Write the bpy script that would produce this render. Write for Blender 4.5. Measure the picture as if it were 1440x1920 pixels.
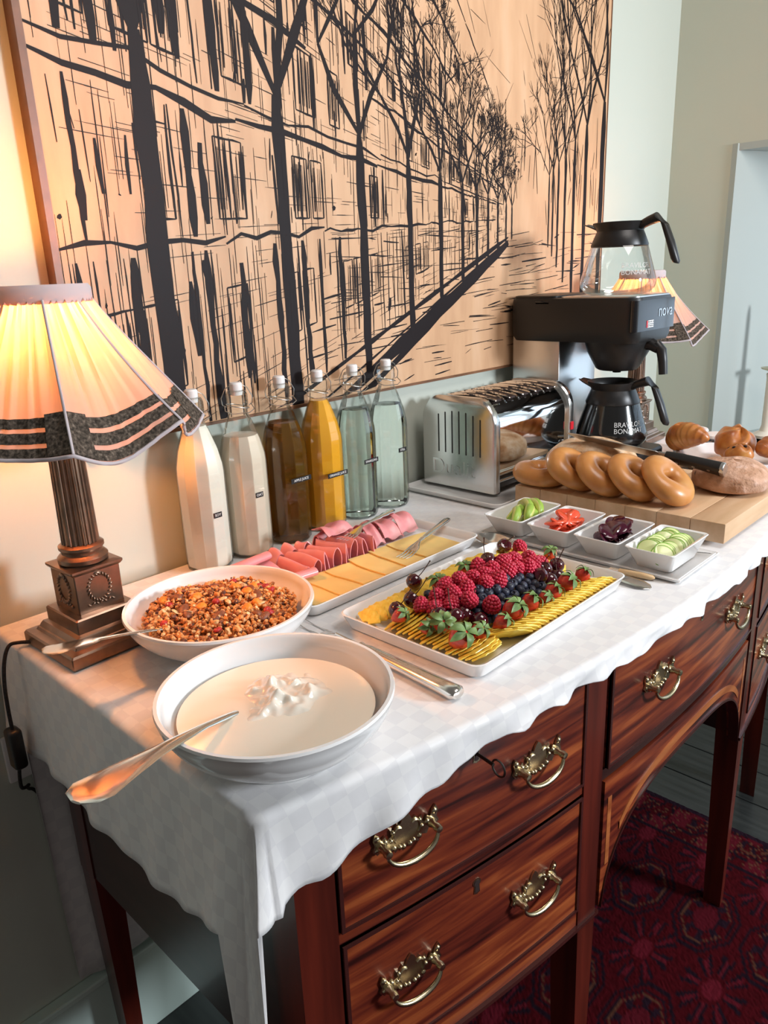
import bpy, bmesh, math, random
import numpy as np
from mathutils import Vector, Matrix, Euler, Quaternion

random.seed(7); rng = np.random.default_rng(7)
PI = math.pi
scene = bpy.context.scene
col = scene.collection
for o in list(bpy.data.objects): bpy.data.objects.remove(o)

# ------------------------------------------------------------------ camera
F, NADIR, VPX, CEN = 1420.0, (905.0, 5450.0), 2160.0, (720.0, 960.0)
CAM = np.array([0.0, -1.20, 1.45]); T = 0.95          # T: height of the covered table top
_d = np.array([NADIR[0]-CEN[0], NADIR[1]-CEN[1], F]); _d /= np.linalg.norm(_d)
_y = -((VPX-CEN[0])*_d[0] + F*_d[2])/_d[1]
_X = np.array([VPX-CEN[0], _y, F]); _X /= np.linalg.norm(_X)
RC = np.stack([_X, np.cross(-_d, _X), -_d])            # rows: world axes in lens coordinates
cam_data = bpy.data.cameras.new('camera'); cam = bpy.data.objects.new('camera', cam_data); col.objects.link(cam)
m = Matrix.Identity(4)
for i in range(3):
    m[i][0] = RC[i, 0]; m[i][1] = -RC[i, 1]; m[i][2] = -RC[i, 2]; m[i][3] = CAM[i]
cam.matrix_world = m
cam_data.sensor_fit = 'VERTICAL'; cam_data.sensor_height = 36.0; cam_data.lens = F/1920*36
cam_data.clip_start = 0.02; cam_data.clip_end = 60
scene.camera = cam

def at(px, py, z=T):
    """pixel of the photograph -> point on the horizontal plane at height z"""
    r = RC @ np.array([px-CEN[0], py-CEN[1], F]); t = (z-CAM[2])/r[2]
    return Vector(CAM + t*r)
def aty(px, py, y):
    r = RC @ np.array([px-CEN[0], py-CEN[1], F]); t = (y-CAM[1])/r[1]
    return Vector(CAM + t*r)

# ------------------------------------------------------------------ world, lights, exposure
scene.view_settings.view_transform = 'Standard'; scene.view_settings.look = 'None'
scene.view_settings.gamma = 1.0; scene.view_settings.use_curve_mapping = False
scene.view_settings.exposure = 0.15
w = bpy.data.worlds.new('world'); scene.world = w; w.use_nodes = True
w.node_tree.nodes['Background'].inputs[0].default_value = (1.0, 0.94, 0.87, 1)
w.node_tree.nodes['Background'].inputs[1].default_value = 0.12
def area(name, loc, target, sx, sy, power, color):
    l = bpy.data.lights.new(name, 'AREA'); l.shape = 'RECTANGLE'; l.size = sx; l.size_y = sy
    l.energy = power; l.color = color
    o = bpy.data.objects.new(name, l); col.objects.link(o); o.location = loc
    o.rotation_euler = (Vector(target)-Vector(loc)).to_track_quat('-Z', 'Y').to_euler()
    return o
area('window_daylight', (2.15, -3.35, 1.80), (1.2, -0.2, 1.1), 0.40, 0.50, 98, (0.87, 0.93, 1.0))
area('overhead_fill', (1.35, -1.35, 2.80), (1.1, -0.5, 0.9), 0.9, 0.9, 20, (1.0, 0.93, 0.88))  # fill added overhead to brighten the table top, not a known room lamp

# ------------------------------------------------------------------ materials
def nodes_of(mt):
    mt.use_nodes = True; nt = mt.node_tree
    return nt, nt.nodes, nt.links, nt.nodes['Principled BSDF']
def mat(name, c, rough=0.5, metal=0.0, coat=0.0, spec=0.5, trans=0.0, ior=1.45, sss=0.0, emit=None, es=0.0, noise=None, bump=None, rvar=None):
    """noise=(scale, amount, detail): value variation; bump=(scale, strength, distance)"""
    mt = bpy.data.materials.new(name); nt, N, L, b = nodes_of(mt)
    b.inputs['Base Color'].default_value = (*c, 1); b.inputs['Roughness'].default_value = rough
    b.inputs['Metallic'].default_value = metal; b.inputs['Coat Weight'].default_value = coat
    b.inputs['Coat Roughness'].default_value = 0.08
    b.inputs['Specular IOR Level'].default_value = spec; b.inputs['Transmission Weight'].default_value = trans
    b.inputs['IOR'].default_value = ior
    if sss:
        b.inputs['Subsurface Weight'].default_value = sss; b.inputs['Subsurface Scale'].default_value = 0.008
        b.inputs['Subsurface Radius'].default_value = (1.0, 0.5, 0.3)
    if emit:
        b.inputs['Emission Color'].default_value = (*emit, 1); b.inputs['Emission Strength'].default_value = es
    if noise or bump or rvar:
        tc = N.new('ShaderNodeTexCoord')
    if noise:
        n = N.new('ShaderNodeTexNoise'); n.inputs['Scale'].default_value = noise[0]; n.inputs['Detail'].default_value = noise[2] if len(noise) > 2 else 4
        L.new(tc.outputs['Object'], n.inputs['Vector'])
        r = N.new('ShaderNodeMapRange'); r.inputs['From Min'].default_value = 0.3; r.inputs['From Max'].default_value = 0.7
        r.inputs['To Min'].default_value = 1-noise[1]; r.inputs['To Max'].default_value = 1+noise[1]*0.6
        L.new(n.outputs['Fac'], r.inputs['Value'])
        mx = N.new('ShaderNodeMix'); mx.data_type = 'RGBA'; mx.blend_type = 'MULTIPLY'; mx.inputs['Factor'].default_value = 1
        mx.inputs['A'].default_value = (*c, 1); L.new(r.outputs['Result'], mx.inputs['B']); L.new(mx.outputs['Result'], b.inputs['Base Color'])
    if bump:
        n = N.new('ShaderNodeTexNoise'); n.inputs['Scale'].default_value = bump[0]; n.inputs['Detail'].default_value = 3
        L.new(tc.outputs['Object'], n.inputs['Vector'])
        bp = N.new('ShaderNodeBump'); bp.inputs['Strength'].default_value = bump[1]; bp.inputs['Distance'].default_value = bump[2]
        L.new(n.outputs['Fac'], bp.inputs['Height']); L.new(bp.outputs['Normal'], b.inputs['Normal'])
    return mt
def ramp_mat(name, stops, scale, stretch=(1, 1, 1), rough=0.5, detail=5, coat=0.0, bump=0.0, dist=0.001, distort=0.0, spec=0.5, sss=0.0, coords='Object'):
    """noise through a colour ramp; stretch scales the coordinates (grain)"""
    mt = bpy.data.materials.new(name); nt, N, L, b = nodes_of(mt)
    tc = N.new('ShaderNodeTexCoord'); mp = N.new('ShaderNodeMapping'); mp.inputs['Scale'].default_value = stretch
    L.new(tc.outputs[coords], mp.inputs['Vector'])
    n = N.new('ShaderNodeTexNoise'); n.inputs['Scale'].default_value = scale; n.inputs['Detail'].default_value = detail
    n.inputs['Distortion'].default_value = distort
    L.new(mp.outputs['Vector'], n.inputs['Vector'])
    cr = N.new('ShaderNodeValToRGB'); el = cr.color_ramp.elements
    while len(el) < len(stops): el.new(0.5)
    for e, (p, c) in zip(el, stops): e.position = p; e.color = (*c, 1)
    L.new(n.outputs['Fac'], cr.inputs['Fac']); L.new(cr.outputs['Color'], b.inputs['Base Color'])
    b.inputs['Roughness'].default_value = rough; b.inputs['Coat Weight'].default_value = coat; b.inputs['Coat Roughness'].default_value = 0.12
    b.inputs['Specular IOR Level'].default_value = spec
    if sss: b.inputs['Subsurface Weight'].default_value = sss; b.inputs['Subsurface Scale'].default_value = 0.006
    if bump:
        bp = N.new('ShaderNodeBump'); bp.inputs['Strength'].default_value = bump; bp.inputs['Distance'].default_value = dist
        L.new(n.outputs['Fac'], bp.inputs['Height']); L.new(bp.outputs['Normal'], b.inputs['Normal'])
    return mt
def attr_mat(name, rough=0.6, spec=0.4, coat=0.0, bump=None):
    mt = bpy.data.materials.new(name); nt, N, L, b = nodes_of(mt)
    a = N.new('ShaderNodeVertexColor'); a.layer_name = 'Col'; L.new(a.outputs['Color'], b.inputs['Base Color'])
    b.inputs['Roughness'].default_value = rough; b.inputs['Specular IOR Level'].default_value = spec; b.inputs['Coat Weight'].default_value = coat
    if bump:
        tc = N.new('ShaderNodeTexCoord'); n = N.new('ShaderNodeTexNoise'); n.inputs['Scale'].default_value = bump[0]
        L.new(tc.outputs['Object'], n.inputs['Vector']); bp = N.new('ShaderNodeBump'); bp.inputs['Strength'].default_value = bump[1]; bp.inputs['Distance'].default_value = bump[2]
        L.new(n.outputs['Fac'], bp.inputs['Height']); L.new(bp.outputs['Normal'], b.inputs['Normal'])
    return mt
def thin_glass(name, tint, gloss=1.0):
    """clear vessel wall: see-through with fresnel reflections"""
    mt = bpy.data.materials.new(name); mt.use_nodes = True; nt = mt.node_tree; N = nt.nodes; L = nt.links
    N.clear(); out = N.new('ShaderNodeOutputMaterial'); t = N.new('ShaderNodeBsdfTransparent'); t.inputs[0].default_value = (*tint, 1)
    g = N.new('ShaderNodeBsdfGlossy'); g.inputs['Roughness'].default_value = 0.03
    lw = N.new('ShaderNodeLayerWeight'); lw.inputs['Blend'].default_value = 0.22
    mp = N.new('ShaderNodeMapRange'); mp.inputs['From Min'].default_value = 0.0; mp.inputs['From Max'].default_value = 1.0
    mp.inputs['To Min'].default_value = 0.05*gloss; mp.inputs['To Max'].default_value = 0.75
    L.new(lw.outputs['Fresnel'], mp.inputs['Value'])
    mx = N.new('ShaderNodeMixShader'); L.new(mp.outputs['Result'], mx.inputs[0]); L.new(t.outputs[0], mx.inputs[1]); L.new(g.outputs[0], mx.inputs[2])
    L.new(mx.outputs[0], out.inputs['Surface'])
    return mt
def cloth_glow(name, c, trans):
    """lamp shade fabric: part diffuse, part translucent"""
    mt = bpy.data.materials.new(name); mt.use_nodes = True; nt = mt.node_tree; N = nt.nodes; L = nt.links
    N.clear(); out = N.new('ShaderNodeOutputMaterial'); d = N.new('ShaderNodeBsdfDiffuse'); d.inputs[0].default_value = (*c, 1)
    t = N.new('ShaderNodeBsdfTranslucent'); t.inputs[0].default_value = (*c, 1); mx = N.new('ShaderNodeMixShader'); mx.inputs[0].default_value = trans
    L.new(d.outputs[0], mx.inputs[1]); L.new(t.outputs[0], mx.inputs[2]); L.new(mx.outputs[0], out.inputs['Surface'])
    return mt

M = {}
M['wall'] = mat('wall_paint', (0.53, 0.565, 0.50), 0.75, noise=(1.5, 0.03))
M['wall_side'] = mat('wall_paint_side', (0.50, 0.52, 0.43), 0.8, noise=(1.5, 0.03))
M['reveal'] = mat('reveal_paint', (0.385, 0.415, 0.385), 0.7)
M['mint'] = mat('mint_gloss', (0.62, 0.76, 0.70), 0.45)
M['black_floor'] = ramp_mat('black_floorboard', [(0.3, (0.012, 0.014, 0.014)), (0.75, (0.035, 0.038, 0.037))], 5, (14, 1, 1), rough=0.32, coat=0.1)
MAHO = [(0.32, (0.024, 0.005, 0.004)), (0.44, (0.100, 0.015, 0.008)), (0.56, (0.19, 0.034, 0.012)), (0.72, (0.36, 0.09, 0.025))]
M['maho_x'] = ramp_mat('mahogany', MAHO, 3.4, (1.2, 1.0, 16), rough=0.30, detail=8, coat=0.35, distort=0.5)
M['maho_z'] = ramp_mat('mahogany_upright', [(0.3, (0.035, 0.006, 0.004)), (0.7, (0.13, 0.018, 0.009))], 3.0, (12, 12, 0.8), rough=0.3, detail=6, coat=0.35)
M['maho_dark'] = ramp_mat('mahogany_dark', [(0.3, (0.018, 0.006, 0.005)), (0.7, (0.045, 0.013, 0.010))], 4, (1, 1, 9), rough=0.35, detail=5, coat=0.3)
M['bead'] = mat('dark_bead', (0.045, 0.012, 0.010), 0.25, coat=0.5)
M['inlay'] = ramp_mat('satinwood_inlay', [(0.3, (0.24, 0.06, 0.018)), (0.7, (0.46, 0.15, 0.045))], 6, (1, 1, 8), rough=0.3, coat=0.3)
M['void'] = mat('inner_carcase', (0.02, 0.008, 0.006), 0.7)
M['brass'] = mat('brass', (0.56, 0.47, 0.31), 0.27, 1.0, bump=(300, 0.15, 0.0006))
M['iron'] = mat('dark_iron', (0.10, 0.085, 0.075), 0.35, 1.0)
M['silver'] = mat('silver_plate', (0.80, 0.77, 0.72), 0.16, 1.0)
M['steel'] = mat('brushed_steel', (0.62, 0.62, 0.61), 0.28, 1.0)
M['chrome'] = mat('chrome', (0.80, 0.80, 0.79), 0.05, 1.0)
M['cast'] = mat('polished_cast_metal', (0.68, 0.68, 0.67), 0.22, 1.0)
M['bronze'] = mat('old_bronze', (0.30, 0.20, 0.145), 0.30, 0.9, noise=(35, 0.25), bump=(120, 0.12, 0.0006))
M['porcelain'] = mat('white_porcelain', (0.82, 0.81, 0.80), 0.14, coat=0.5)
M['black'] = mat('black_plastic', (0.014, 0.013, 0.013), 0.38)
M['blackg'] = mat('black_gloss', (0.012, 0.012, 0.014), 0.16, coat=0.3)
M['white'] = mat('white_plastic', (0.80, 0.78, 0.77), 0.4)
M['print'] = mat('white_print', (0.85, 0.85, 0.84), 0.5)
M['red'] = mat('red_plastic', (0.55, 0.02, 0.03), 0.35)
M['tape'] = mat('black_label_tape', (0.012, 0.012, 0.014), 0.35)
M['glass'] = thin_glass('clear_glass', (0.955, 0.975, 0.965))
M['film'] = thin_glass('clear_plastic', (0.90, 0.91, 0.92), 2.0)
M['soy'] = mat('soy_milk', (0.86, 0.80, 0.70), 0.35, coat=0.6)
M['oat'] = mat('oat_milk', (0.78, 0.66, 0.53), 0.35, coat=0.6)
M['apple'] = mat('apple_juice', (0.50, 0.235, 0.035), 0.03, trans=0.88, ior=1.33)
M['orange'] = mat('orange_juice', (0.83, 0.40, 0.02), 0.3, coat=0.6)
M['water'] = mat('water', (0.90, 0.97, 0.94), 0.0, trans=1.0, ior=1.25)
M['yogurt'] = mat('yogurt', (0.87, 0.79, 0.66), 0.28, coat=0.3)
M['curd'] = mat('yogurt_curd', (0.82, 0.76, 0.66), 0.12, coat=0.9)
M['canvas'] = ramp_mat('ochre_canvas', [(0.3, (0.50, 0.285, 0.155)), (0.55, (0.60, 0.36, 0.205)), (0.75, (0.66, 0.43, 0.27))], 3.0, (6, 1, 1.2), rough=0.55, detail=7)
M['ink'] = mat('black_ink', (0.012, 0.008, 0.009), 0.55, spec=.2)
M['frame_wood'] = mat('frame_wood', (0.17, 0.075, 0.035), 0.4, noise=(20, 0.3))

# ------------------------------------------------------------------ mesh helpers
def build(name, vf, material, parent=None, smooth=True, ang=35, loc=None, rot=None):
    v, f = vf[0], vf[1]
    me = bpy.data.meshes.new(name); me.from_pydata([tuple(p) for p in v], [], f); me.validate()
    mats = material if isinstance(material, (list, tuple)) else [material]
    for x in mats: me.materials.append(x)
    if len(vf) > 2 and len(vf[2]) == len(me.polygons): me.polygons.foreach_set('material_index', vf[2])
    bm = bmesh.new(); bm.from_mesh(me); bmesh.ops.recalc_face_normals(bm, faces=bm.faces); bm.to_mesh(me); bm.free()
    if smooth:
        me.polygons.foreach_set('use_smooth', [True]*len(me.polygons)); me.set_sharp_from_angle(angle=math.radians(ang))
    o = bpy.data.objects.new(name, me); col.objects.link(o)
    if parent: o.parent = parent
    if loc is not None: o.location = loc
    if rot is not None: o.rotation_euler = rot
    return o
def thing(name, label, cat, loc=(0, 0, 0), rot=(0, 0, 0), group=None):
    o = bpy.data.objects.new(name, None); col.objects.link(o); o.location = loc; o.rotation_euler = rot
    o.empty_display_size = 0.03
    return tag(o, label, cat, group)
def tag(o, label, cat, group=None, kind=None):
    o['label'] = label; o['category'] = cat
    if group: o['group'] = group
    if kind: o['kind'] = kind
    return o
def struct(o):
    o['kind'] = 'structure'; return o
def dup(root, loc=None, rot=None, label=None, scale=None):
    r = root.copy(); col.objects.link(r)
    if loc is not None: r.location = loc
    if rot is not None: r.rotation_euler = rot
    if scale is not None: r.scale = (scale,)*3 if not hasattr(scale, '__len__') else scale
    if label: r['label'] = label
    for ch in list(root.children):
        c = ch.copy(); col.objects.link(c); c.parent = r
        for g in list(ch.children):
            d = g.copy(); col.objects.link(d); d.parent = c
    return r
def join(*parts):
    V, Fc, I = [], [], []
    for k, p in enumerate(parts):
        o = len(V); V += [tuple(q) for q in p[0]]; Fc += [tuple(i+o for i in f) for f in p[1]]
        I += list(p[2]) if len(p) > 2 else [0]*len(p[1])
    return V, Fc, I
def mi(vf, i): return vf[0], vf[1], [i]*len(vf[1])
def xf(vf, loc=(0, 0, 0), rot=(0, 0, 0), scale=(1, 1, 1)):
    mm = Matrix.Translation(loc) @ Euler(rot).to_matrix().to_4x4() @ Matrix.Diagonal((*scale, 1))
    return ([mm @ Vector(p) for p in vf[0]],) + tuple(vf[1:])
def loft(rings, closed=True, cap=True):
    n = len(rings[0]); V = [tuple(p) for r in rings for p in r]; Fc = []
    for i in range(len(rings)-1):
        for j in range(n if closed else n-1):
            k = (j+1) % n; Fc.append((i*n+j, i*n+k, (i+1)*n+k, (i+1)*n+j))
    if cap and closed:
        Fc.append(tuple(range(n-1, -1, -1))); b = (len(rings)-1)*n; Fc.append(tuple(range(b, b+n)))
    return V, Fc
def lathe(prof, n=32, cap=True, phase=0.0):
    return loft([[(r*math.cos(2*PI*j/n+phase), r*math.sin(2*PI*j/n+phase), z) for j in range(n)] for r, z in [(max(r, 1e-5), z) for r, z in prof]], cap=cap)
def tube(path, rad, n=8, closed=False):
    P = [Vector(p) for p in path]; R = rad if hasattr(rad, '__len__') else [rad]*len(P)
    rings = []; up = Vector((0, 0, 1)); prev = None
    for i, p in enumerate(P):
        if closed: t = P[(i+1) % len(P)]-P[i-1]
        else: t = P[min(i+1, len(P)-1)]-P[max(i-1, 0)]
        t.normalize()
        if prev is None:
            a = up if abs(t.dot(up)) < 0.9 else Vector((1, 0, 0)); u = t.cross(a).normalized()
        else:
            u = prev - t*prev.dot(t)
            u = u.normalized() if u.length > 1e-6 else t.orthogonal().normalized()
        prev = u; v = t.cross(u)
        rings.append([p+(u*math.cos(2*PI*j/n)+v*math.sin(2*PI*j/n))*R[i] for j in range(n)])
    if closed: return loft(rings+[rings[0]], cap=False)
    return loft(rings)
def rbox(sx, sy, sz, bev=0.0, seg=2, c=(0, 0, 0)):
    bm = bmesh.new(); bmesh.ops.create_cube(bm, size=1)
    for v in bm.verts: v.co = Vector((v.co.x*sx, v.co.y*sy, v.co.z*sz))
    if bev: bmesh.ops.bevel(bm, geom=bm.edges[:], offset=bev, segments=seg, affect='EDGES', profile=0.5)
    V = [v.co+Vector(c) for v in bm.verts]; bm.verts.index_update(); Fc = [tuple(v.index for v in f.verts) for f in bm.faces]; bm.free()
    return V, Fc
def bx(x0, x1, y0, y1, z0, z1, bev=0.0, seg=2):
    return rbox(x1-x0, y1-y0, z1-z0, bev, seg, ((x0+x1)/2, (y0+y1)/2, (z0+z1)/2))
def rrect(wd, dp, r, z, n=5, cx=0, cy=0):
    pts = []
    for (sx, sy, a0) in ((1, 1, 0), (-1, 1, PI/2), (-1, -1, PI), (1, -1, 1.5*PI)):
        for k in range(n+1):
            a = a0+PI/2*k/n
            pts.append((cx+sx*(wd/2-r)+r*math.cos(a), cy+sy*(dp/2-r)+r*math.sin(a), z))
    return pts
def sphere(r=1, nu=16, nv=10, s=(1, 1, 1)):
    return xf(lathe([(r*math.sin(PI*k/nv), -r*math.cos(PI*k/nv)) for k in range(nv+1)], nu), scale=s)
def ico(sub=1):
    bm = bmesh.new(); bmesh.ops.create_icosphere(bm, subdivisions=sub, radius=1)
    V = np.array([v.co[:] for v in bm.verts]); bm.verts.index_update(); Fc = [tuple(v.index for v in f.verts) for f in bm.faces]; bm.free()
    return V, Fc
def grid(fn, nu, nv):
    V = [fn(i/nu, j/nv) for i in range(nu+1) for j in range(nv+1)]; s = nv+1
    return V, [(i*s+j, (i+1)*s+j, (i+1)*s+j+1, i*s+j+1) for i in range(nu) for j in range(nv)]
def thick(vf, t):
    """gives a sheet its thickness"""
    me = bpy.data.meshes.new('tmp'); me.from_pydata([tuple(p) for p in vf[0]], [], vf[1]); bm = bmesh.new(); bm.from_mesh(me)
    bmesh.ops.recalc_face_normals(bm, faces=bm.faces); bmesh.ops.solidify(bm, geom=bm.faces[:], thickness=t)
    bm.verts.index_update(); out = [v.co.copy() for v in bm.verts], [tuple(v.index for v in f.verts) for f in bm.faces]
    bm.free(); bpy.data.meshes.remove(me); return out
def poly_prism(outline, t0, t1):
    """2D outline (x,z) extruded along y from t0 to t1"""
    n = len(outline); V = [(x, t0, z) for x, z in outline]+[(x, t1, z) for x, z in outline]
    return V, [tuple(range(n)), tuple(range(2*n-1, n-1, -1))]+[(i, (i+1) % n, n+(i+1) % n, n+i) for i in range(n)]
def text_vf(body, size, depth=0.0002, shear=0.0):
    c = bpy.data.curves.new('t', 'FONT'); c.body = body; c.size = size; c.extrude = depth; c.shear = shear
    c.align_x = 'CENTER'; c.align_y = 'CENTER'; c.resolution_u = 3
    o = bpy.data.objects.new('t', c); col.objects.link(o); bpy.context.view_layer.update()
    me = bpy.data.meshes.new_from_object(o.evaluated_get(bpy.context.evaluated_depsgraph_get()))
    vf = [v.co.copy() for v in me.vertices], [tuple(p.vertices) for p in me.polygons]
    bpy.data.objects.remove(o); bpy.data.curves.remove(c); bpy.data.meshes.remove(me); return vf
def bridge_interp(x, pts):
    xs = [p[0] for p in pts]; ys = [p[1] for p in pts]
    return float(np.interp(x, xs, ys))

# ------------------------------------------------------------------ room
XR = 2.65
fl = struct(build('floor', bx(-1.6, 4.2, -4.2, 0.02, -0.06, -0.012), M['black_floor'], smooth=False))
plank0 = build('plank', bx(0.0015, 0.1485, -2.4, 0.0, -0.012, 0.0, 0.0012, 1), M['black_floor'], fl, loc=(-0.15, 0, 0))
for i in range(1, 19):
    o = plank0.copy(); col.objects.link(o); o.location = (-0.15+i*0.15, 0, 0)
wb = struct(build('wall_back', bx(-1.6, XR+0.2, 0.0, 0.12, 0, 2.9), M['wall'], smooth=False))
# side wall with a splayed window recess
Y0, ZH, ZS = -0.197, 1.79, 0.86
def quad(a, b, c_, d): return [a, b, c_, d], [(0, 1, 2, 3)]
ws = [bx(XR, XR+0.12, Y0, 0.12, 0, 2.9), bx(XR, XR+0.12, -4.2, Y0, ZH, 2.9), bx(XR, XR+0.12, -4.2, Y0, 0, ZS), bx(XR, XR+0.12, -4.2, -2.3, ZS, ZH)]
wr = struct(build('wall_right', join(*ws), M['wall_side'], smooth=False))
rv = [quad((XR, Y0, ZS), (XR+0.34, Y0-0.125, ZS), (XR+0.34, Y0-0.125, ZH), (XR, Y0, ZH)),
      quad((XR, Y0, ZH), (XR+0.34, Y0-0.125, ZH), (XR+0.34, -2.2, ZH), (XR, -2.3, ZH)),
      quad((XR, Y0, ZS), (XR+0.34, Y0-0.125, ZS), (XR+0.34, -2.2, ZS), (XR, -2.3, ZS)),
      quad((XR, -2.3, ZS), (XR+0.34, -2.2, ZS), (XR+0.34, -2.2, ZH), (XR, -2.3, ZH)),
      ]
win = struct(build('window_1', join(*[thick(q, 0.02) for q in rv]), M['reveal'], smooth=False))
M['sash'] = mat('white_sash_paint', (0.74, 0.76, 0.74), .4)
M['daylit'] = mat('overcast_daylight_pane', (0.6, 0.7, 0.8), .1, emit=(0.62, 0.80, 1.0), es=1.3)
WX, WY0, WY1 = XR+0.34, Y0-0.125, -2.2
for a, b, c_, d in ((WY1, WY1+.06, ZS, ZH), (WY0-.06, WY0, ZS, ZH), (WY1, WY0, ZS, ZS+.06), (WY1, WY0, ZH-.05, ZH)): build('window_frame', bx(WX-.03, WX+.03, a, b, c_, d, .003), M['sash'], win)
for k in range(1, 4): y_ = WY0+(WY1-WY0)*k/4; build('glazing_bar', bx(WX-.02, WX+.02, y_-.014, y_+.014, ZS+.05, ZH-.04, .003), M['sash'], win)
build('glazing_bar', bx(WX-.02, WX+.02, WY1+.05, WY0-.05, 1.31, 1.338, .003), M['sash'], win)
for k in range(4):
    for z0_, z1_ in ((ZS+.05, 1.312), (1.336, ZH-.04)):
        ya, yb_ = WY0+(WY1-WY0)*k/4, WY0+(WY1-WY0)*(k+1)/4; build('pane', bx(WX+.004, WX+.010, yb_, ya, z0_, z1_), M['daylit'], win, smooth=False)
# skirting board
bb = struct(build('baseboard_back', join(bx(-1.6, XR, -0.018, 0, 0, 0.19, 0.002), bx(-1.6, XR, -0.026, 0, 0.19, 0.205, 0.003)), M['mint'], smooth=False))

# ------------------------------------------------------------------ painting (a plain generic street sketch stands in for the picture)
PX0, PX1, PZ0, PZ1, PY = 0.528, 2.165, 1.203, 2.36, -0.024
PT = thing('painting', 'wide ochre canvas with black ink sketch of bare trees and houses on wall', 'painting', (PX0, 0, PZ0))
W, H = PX1-PX0, PZ1-PZ0
build('canvas', bx(0, W, PY, -0.001, 0, H, 0.0015), M['canvas'], PT, smooth=False)
fr = 0.011
for a in (bx(-fr, 0, PY-0.004, -0.001, -0.004, H), bx(W, W+0.004, PY-0.001, -0.001, 0, H), bx(-fr, W+0.004, PY-0.001, -0.001, -0.005, 0)):
    build('frame_strip', a, M['frame_wood'], PT, smooth=False)
SV, SF = [], []
def stroke(pts, wd, jit=0.25):
    """inked ribbon lying on the canvas"""
    pts = np.array(pts, float)
    if len(pts) == 2:
        k = max(2, int(np.linalg.norm(pts[1]-pts[0])/0.03)); tt = np.linspace(0, 1, k+1)[:, None]; pts = pts[0]*(1-tt)+pts[1]*tt
        pts[1:-1] += rng.normal(0, min(wd*0.12, .0012), pts[1:-1].shape)
    d = np.gradient(pts, axis=0); d /= (np.linalg.norm(d, axis=1)[:, None]+1e-9); nrm = np.stack([-d[:, 1], d[:, 0]], 1)
    ww = wd*(1+rng.uniform(-jit, jit, len(pts))); ww[0] *= 0.6; ww[-1] *= 0.5
    a = pts+nrm*ww[:, None]/2; b = pts-nrm*ww[:, None]/2; o = len(SV)
    yy = PY-0.0004-0.0003*rng.random()
    for p, q in zip(a, b):
        for r in (p, q): SV.append((min(max(r[0], 0.002), W-0.002), yy, min(max(r[1], 0.002), H-0.002)))
    for i in range(len(pts)-1): SF.append((o+2*i, o+2*i+1, o+2*i+3, o+2*i+2))
VU, VV = 1.28, 0.37                                      # where the drawn street vanishes
def toward(u, v, u2): k = (u2-u)/(VU-u); return (u2, v+(VV-v)*k)
def pz(k): return VU*(1-0.90**k)                        # perspective spacing along the row
# kerb lines, house edges, storey lines on one side
for v0, wd in ((-0.30, 0.030), (-0.36, 0.016), (-0.17, 0.012), (-0.245, 0.006)):
    p0 = (0.0, v0); a = toward(*p0, 0.02); 
    uu = [u for u in np.linspace(0.02, VU-0.12, 26)]; stroke([toward(*p0, u) for u in uu], wd*0.75, 0.4)
for v0, wd in ((0.30, .006), (0.56, .010), (0.60, .004), (0.83, .008), (0.98, .005), (1.12, .011), (1.40, .008), (1.70, .012), (2.1, .006)):
    u = 0.0
    while u < VU-0.2:
        u2 = u+rng.uniform(0.12, 0.45)*(VU-u)
        if rng.random() < 0.85: stroke([toward(0, v0+rng.normal(0, .008), q) for q in np.linspace(u, u2, 8)], wd*(VU-u)/VU+0.0012, .4)
        u = u2
def vrange(u, va, vb): return toward(0, va, u)[1], toward(0, vb, u)[1]
for i in range(420):
    u = VU*(1-(1-rng.random())**0.7*0.99)*0.93; s = (VU-u)/VU
    lo, hi = [(-.17, .30), (.30, .56), (.60, .83), (.83, 1.12), (1.12, 1.40), (1.4, 1.7)][rng.integers(0, 6)]
    f0, f1 = sorted(rng.uniform(0, 1, 2)); 
    if rng.random() < .5: f0, f1 = 0.02, 0.95
    a, b = vrange(u, lo+(hi-lo)*f0, lo+(hi-lo)*f1)
    stroke([(u, a), (u+rng.normal(0, .003), b)], rng.choice([.0016, .003, .006, .012], p=[.4, .3, .2, .1])*(0.35+s))
for i in range(90):                                       # window boxes
    u = VU*rng.uniform(0.02, 0.85); s = (VU-u)/VU; lo = rng.choice([.02, .34, .64, .88, 1.18, 1.46]); wdt = .045*s
    for q in (u, u+wdt): stroke([(q, vrange(q, lo, lo+.17)[0]), (q, vrange(q, lo, lo+.17)[1])], .0045*s+.001)
    for vv in (lo, lo+.17): stroke([toward(0, vv, u), toward(0, vv, u+wdt)], .004*s+.001)
    for k in range(5): 
        q = u+wdt*rng.random(); a, b = vrange(q, lo+.02, lo+.15); stroke([(q, a), (q+.002, b)], .0014)
for i in range(1500):                                      # hatching on house fronts
    u = VU*rng.uniform(0.0, 0.9); s = (VU-u)/VU; v = rng.uniform(-.15, 1.7); ln = rng.uniform(.02, .1)*s+.01
    if rng.random() < .55: a, b = vrange(u, v, v+.12); stroke([(u, a), (u+.001, b)], .0011, .5)
    else: stroke([toward(0, v, u), toward(0, v, min(u+ln, VU-.05))], .0011, .5)
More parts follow.
